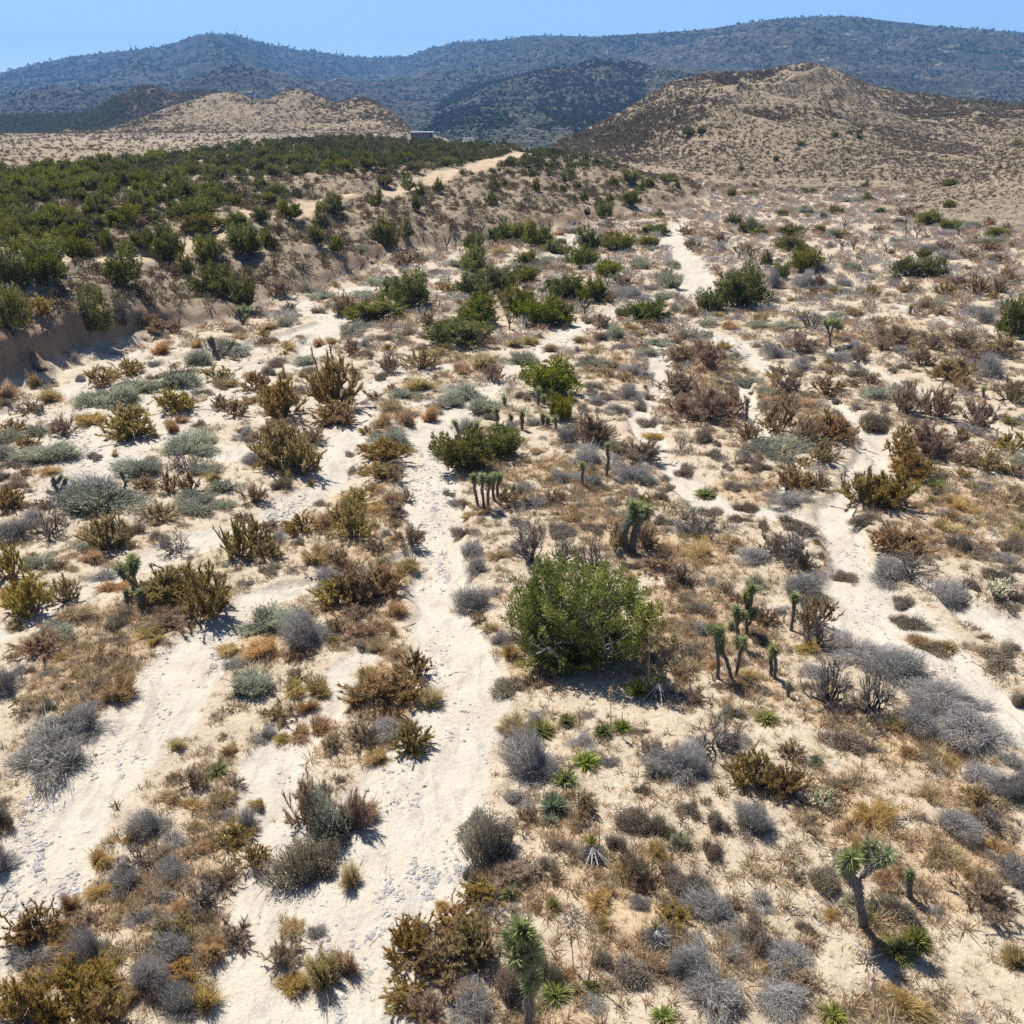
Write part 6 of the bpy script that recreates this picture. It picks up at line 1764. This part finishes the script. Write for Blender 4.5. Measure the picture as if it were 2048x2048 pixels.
pts = []
for r, n, spans in ((M_FAR, 620, [(250, 520, .7), (470, 800, 1), (800, 1130, 1.3), (920, 1130, 1.2)]), (M_NEAR, 620, [(1140, 1480, 1), (1440, 1760, 1), (1740, 2080, .8)])):
    for u0, u1, wt in spans:
        m = int(n * wt / 4)
        Xh, Yh, Zh, u, t = ridge_points(r, m, u0, u1, .90, 1.0)
        m = len(Xh); cl = vnoise(u * .035, 0 * u, r.seed) > .46
        H = (4 + 12 * RNG.random(m) ** 1.8) * (1.15 if r is M_FAR else .62)
        pts.append(np.stack([Xh, Yh, Zh - .5, H * RNG.uniform(.16, .28, m), H], 1)[cl])
scatter("pine_forest", [conifer(500 + i) for i in range(5)], np.concatenate(pts), M_CHAP, "thin line of pines along the mountain skyline", "pine forest", .1)

# ------------------------------------------------------------------ grass, litter and stones on the floor
def tuft(seed, n=14):
    f = Soup(seed); r = f.r; d = dome(r, n, .25, .7)
    b = d * np.array([.25, .25, 0]); f.ribbons(b, b + d * r.uniform(.6, 1.05, n)[:, None], .085, np.clip(.5 + r.normal(size=n) * .25, 0, 1)); return f.arrays()


n = 110000
Y = 11 + 75 * RNG.random(n) ** 1.5; X = (RNG.random(n) * 2 - 1) * (Y * .56 + 3)
m_s = straw_mask(X, Y); m_r = run_mask(X, Y)
ok = (bank_s(X, Y)[0] < 0) & (RNG.random(n) < (m_s * .8 + .20) * np.clip(1 - m_r * 2.2, 0, 1)) & (RNG.random(n) < np.clip((fbm(X * .8, Y * .8, 87, 3) - .3) * 3, .05, 1))
X, Y = X[ok], Y[ok]
pl = np.array([q for c in CELLS.values() for q in c if q[1] < 80 and q[1] > 9 and bank_s(np.array([q[0]]), np.array([q[1]]))[0][0] < 0])
kk = np.repeat(np.arange(len(pl)), np.clip(9 + pl[:, 2] * 16, 9, 30).astype(int))
ph = RNG.random(len(kk)) * 6.283; rr = pl[kk, 2] * (.6 + .75 * RNG.random(len(kk)))
sx, sy = pl[kk, 0] + np.cos(ph) * rr, pl[kk, 1] + np.sin(ph) * rr
k0_ = (run_mask(sx, sy) < .5) | (RNG.random(len(sx)) < .08); sx, sy = sx[k0_], sy[k0_]
gx, gy = [], []
for cx, cy, ra, rb in MATS_W:
    if cy < 75:
        m_ = int(min(ra * rb * 3.14 * 16, 900)); t_ = RNG.normal(size=(m_, 2)) * .52
        gx.append(cx + t_[:, 0] * ra); gy.append(cy + t_[:, 1] * rb)
gx, gy = np.concatenate(gx), np.concatenate(gy)
k_ = (run_mask(gx, gy) < .3) & (RNG.random(len(gx)) < np.clip((fbm(gx * .7, gy * .7, 89, 3) - .28) * 4, .05, 1))
X = np.concatenate([X, sx, gx[k_]]); Y = np.concatenate([Y, sy, gy[k_]])
Z = height(X, Y); aa = .07 + .22 * RNG.random(len(X)) ** 1.8
aa[len(X) - int(k_.sum()):] *= 1.45
gp = np.stack([X, Y, Z - .01, aa, aa * RNG.uniform(.7, 1.3, len(X))], 1); g2 = RNG.random(len(X)) < .38
scatter("dry_grass", [tuft(600 + i, 16) for i in range(5)], gp[~g2], P['straw'], "dry golden grass between the shrubs", "grass", .22)
M_DEADGRASS = mat_plant("dead_grass_blades", [(.24, .19, .125), (.40, .33, .225), (.56, .48, .35)], .3, 0, 0)
scatter("dead_grass", [tuft(620 + i, 18) for i in range(5)], gp[g2], M_DEADGRASS, "dead brown grass and twigs round the shrubs", "grass", .3)
n = 30000
Y = 11 + 50 * RNG.random(n) ** 1.4; X = (RNG.random(n) * 2 - 1) * (Y * .56 + 3)
ok = (bank_s(X, Y)[0] < 0) & (RNG.random(n) < np.clip(.8 - run_mask(X, Y) * .8, .16, 1) * np.clip((fbm(X * .6, Y * .6, 88, 3) - .3) * 3, .1, 1))
X, Y = X[ok], Y[ok]; Z = height(X, Y); m = len(X)
lt = Soup(77); ph = RNG.random(m) * 6.283; L = .04 + .16 * RNG.random(m) ** 2
p0 = np.stack([X, Y, Z + .012], 1); p1 = p0 + np.stack([np.cos(ph) * L, np.sin(ph) * L, .02 * RNG.random(m)], 1)
lt.ribbons(p0, p1, .012 + .012 * RNG.random(m), RNG.random(m))
link("twig_litter", lt.mesh("twig_litter", P['brown']), kind="stuff", label="broken twigs littering the dirt", category="litter")

# stones: bars of gravel (u, v, half width, half height in the 1932 px view, how many)
BARS = [(90, 1620, 60, 110, 520), (60, 1540, 60, 40, 120), (20, 1700, 40, 40, 120), (300, 1300, 70, 60, 160), (240, 1420, 60, 60, 110), (410, 1215, 20, 40, 200), (440, 1165, 60, 20, 120), (560, 1090, 90, 20, 110), (540, 960, 60, 30, 300), (480, 990, 60, 15, 100),
        (820, 980, 30, 60, 260), (830, 1080, 30, 40, 140), (815, 900, 25, 30, 120), (830, 1240, 30, 50, 130), (760, 1500, 40, 60, 110), (800, 1660, 30, 60, 170), (860, 1640, 25, 50, 140), (740, 1720, 50, 40, 130), (640, 1790, 40, 40, 80), (640, 1900, 14, 30, 90), (690, 1830, 60, 30, 70),
        (160, 860, 60, 60, 200), (280, 820, 60, 30, 130), (100, 800, 50, 20, 80), (480, 690, 60, 30, 120), (400, 760, 60, 30, 100), (700, 760, 40, 15, 100), (870, 750, 50, 15, 90), (1040, 650, 50, 15, 100), (1400, 660, 20, 20, 90), (1590, 880, 30, 25, 120), (1620, 850, 30, 20, 60),
        (1840, 1010, 70, 25, 200), (1600, 1040, 30, 30, 60), (1640, 1150, 40, 40, 60), (1760, 1240, 50, 30, 50), (600, 590, 30, 15, 60), (1250, 570, 30, 8, 40), (850, 1350, 60, 80, 90), (560, 1440, 60, 60, 50), (960, 1010, 60, 40, 40), (1250, 1330, 200, 60, 60), (1600, 1700, 200, 100, 80), (720, 700, 30, 20, 60)]


def stone(seed):
    r = np.random.default_rng(seed)
    V = np.array([(0, 0, 1), (.9, 0, .45), (.28, .85, .45), (-.72, .53, .45), (-.72, -.53, .45), (.28, -.85, .45), (.72, .53, -.3), (-.28, .85, -.3), (-.9, 0, -.3), (-.28, -.85, -.3), (.72, -.53, -.3)], float)
    V *= 1 + r.normal(size=(11, 1)) * .16
    V[:, 2] *= .75
    F = np.array([(0, 1, 2), (0, 2, 3), (0, 3, 4), (0, 4, 5), (0, 5, 1), (1, 6, 2), (2, 6, 7), (2, 7, 3), (3, 7, 8), (3, 8, 4), (4, 8, 9), (4, 9, 5), (5, 9, 10), (5, 10, 1), (1, 10, 6)])
    return V, F, np.full(11, .5)


M_STONE = mat_plant("river_stones", [(.19, .18, .165), (.34, .325, .30), (.54, .52, .48)], 0.0, 0, 0)
pts = []
for u, v, a_, b_, k in BARS:
    k = int(k * 2.5)
    nc = 9; cu, cv, cs = RNG.normal(size=nc) * a_ * .6, RNG.normal(size=nc) * b_ * .6, RNG.uniform(.05, .38, nc); ci = RNG.integers(0, nc, k)
    uu = u + cu[ci] + RNG.normal(size=k) * a_ * cs[ci]; vv = v + cv[ci] + RNG.normal(size=k) * b_ * cs[ci]
    pts.append(np.stack([uu * 1.06, vv * 1.06, np.full(k, 1.0)], 1))
pts = np.concatenate(pts)
X, Y = on_plane(pts[:, 0], np.minimum(pts[:, 1], 2100))
# and single stones strewn down the sandy runs
n = 10000
Y2 = 11 + 80 * RNG.random(n) ** 1.5; X2 = (RNG.random(n) * 2 - 1) * (Y2 * .56 + 3)
ok = (run_mask(X2, Y2) > .35) & (RNG.random(n) < np.clip((fbm(X2 * .22, Y2 * .22, 55, 3) - .38) * 4, .04, 1))
X = np.concatenate([X, X2[ok]]); Y = np.concatenate([Y, Y2[ok]]); k0 = len(pts)
Z = height(X, Y)
aa = .010 + .062 * RNG.random(len(X)) ** 5.0
aa[k0:] *= .55
aa = aa * np.clip(Y / 30, .9, 1.9)
scatter("gravel", [stone(i) for i in range(6)], np.stack([X, Y, Z, aa, aa * RNG.uniform(.4, .8, len(X))], 1), M_STONE, "pale grey river stones strewn along the sandy runs", "gravel", .22)

# ------------------------------------------------------------------ labels: what each thing looks like and what it stands beside
MARKS = [(1166, 1250, "the biggest juniper"), (1712, 1780, "the two armed Joshua tree"), (1819, 1760, "the young columnar Joshua tree"), (1800, 1910, "the spiky yucca pair"), (1054, 1920, "the bottom centre Joshua tree"), (1187, 1710, "the grey skirted yucca"), (1313, 1880, "the grey ball of dead leaves"),
         (1460, 1320, "the grouped Joshua trees"), (1790, 1420, "the long grey hedge"), (1990, 1190, "the bushy cream cholla"), (1640, 1610, "the leaning pale cholla"), (1273, 1060, "the dense crowned Joshua tree"), (975, 985, "the slim Joshua row"), (950, 890, "the twin lobed juniper"), (1110, 760, "the dark mid wash juniper"),
         (1120, 820, "the small bright juniper"), (915, 675, "the low wide juniper"), (815, 590, "the pale stemmed juniper"), (1080, 630, "the green mid wash thicket"), (1490, 595, "the fresh green juniper"), (1663, 655, "the round crowned Joshua tree"), (2020, 640, "the right edge juniper"), (1820, 540, "the flat green juniper mat"),
         (268, 1150, "the three headed Joshua tree"), (115, 980, "the sparse forked Joshua tree"), (380, 1190, "the wide olive thicket"), (510, 1090, "the lone amber shrubs"), (130, 1480, "the twin grey domes"), (340, 1700, "the long straw thicket"), (670, 1620, "the sage clump on sand"), (630, 1750, "the lone rust mound"),
         (640, 1940, "the tan clump on lower sand"), (90, 690, "the cut bank"), (230, 790, "the pale sage row"), (560, 900, "the wide brown thicket"), (690, 780, "the tall brown clump"), (1530, 900, "the blue sage dome"), (1770, 980, "the big olive brush"), (1800, 840, "the brown brush belt"), (880, 1890, "the bottom olive thicket"),
         (190, 640, "the dark bank juniper"), (450, 580, "the double bank juniper"), (770, 470, "the round bank foot juniper"), (1040, 470, "the long wash juniper"), (590, 395, "the dirt road bend"), (1020, 310, "the road's far fork"), (843, 272, "the grey shed"), (300, 393, "the crumpled white tarp"), (1500, 390, "the right hill's foot"),
         (1560, 470, "the right flat's juniper clump"), (1860, 440, "the far right juniper"), (1770, 750, "the middle right sand patch"), (560, 1300, "the blue grey sage pair"), (780, 1400, "the straw island by the track"), (120, 1270, "the left straw mat"), (660, 1090, "the olive ridge by the track"), (900, 560, "the bank toe gully"), (1350, 900, "the cream side cholla"),
         (1250, 1500, "the agave on dirt"), (1520, 1560, "the dead grey brush"), (1920, 1650, "the ashen brush at right"), (220, 520, "the bank's dirt track"), (60, 560, "the bank's corner junipers"), (1180, 560, "the upper sand bend"), (1330, 770, "the grey dome cluster"), (380, 1000, "the pale flat's driftwood"), (1930, 1030, "the far right gravel patch"), (1450, 1170, "the bare dirt clearing")]
ORD = ["nearest", "second nearest", "third nearest", "fourth nearest", "fifth nearest", "sixth nearest", "seventh nearest", "eighth nearest", "ninth nearest", "tenth nearest", "eleventh nearest", "twelfth nearest"] + [w + " nearest" for w in ("thirteenth fourteenth fifteenth sixteenth seventeenth eighteenth nineteenth twentieth twenty-first twenty-second twenty-third twenty-fourth twenty-fifth twenty-sixth twenty-seventh twenty-eighth twenty-ninth thirtieth thirty-first thirty-second thirty-third thirty-fourth thirty-fifth thirty-sixth thirty-seventh thirty-eighth thirty-ninth fortieth".split())]


def label_all():
    MU = np.array([[m[0], m[1]] for m in MARKS], float)
    pool = {}
    for i, (o, noun, look, u, v) in enumerate(THINGS):
        d = np.hypot(MU[:, 0] - u, (MU[:, 1] - v) * 1.6)
        k = int(np.argmin(d)); dx, dy = u - MU[k, 0], (v - MU[k, 1]) * 1.6
        side = ("right of" if dx > 0 else "left of") if abs(dx) > abs(dy) else ("in front of" if dy > 0 else "behind")
        pool.setdefault((noun, look, k, side), []).append((float(d[k]), i))
    for (noun, look, k, side), rows in pool.items():
        rows.sort()
        for r_, (dist, i) in enumerate(rows):
            o = THINGS[i][0]
            if len(rows) == 1:
                o['label'] = f"{look} {noun} {side} {MARKS[k][2]}"
            else:
                o['label'] = f"{look} {noun}, {ORD[min(r_, len(ORD) - 1)]} {side} {MARKS[k][2]}"


label_all()
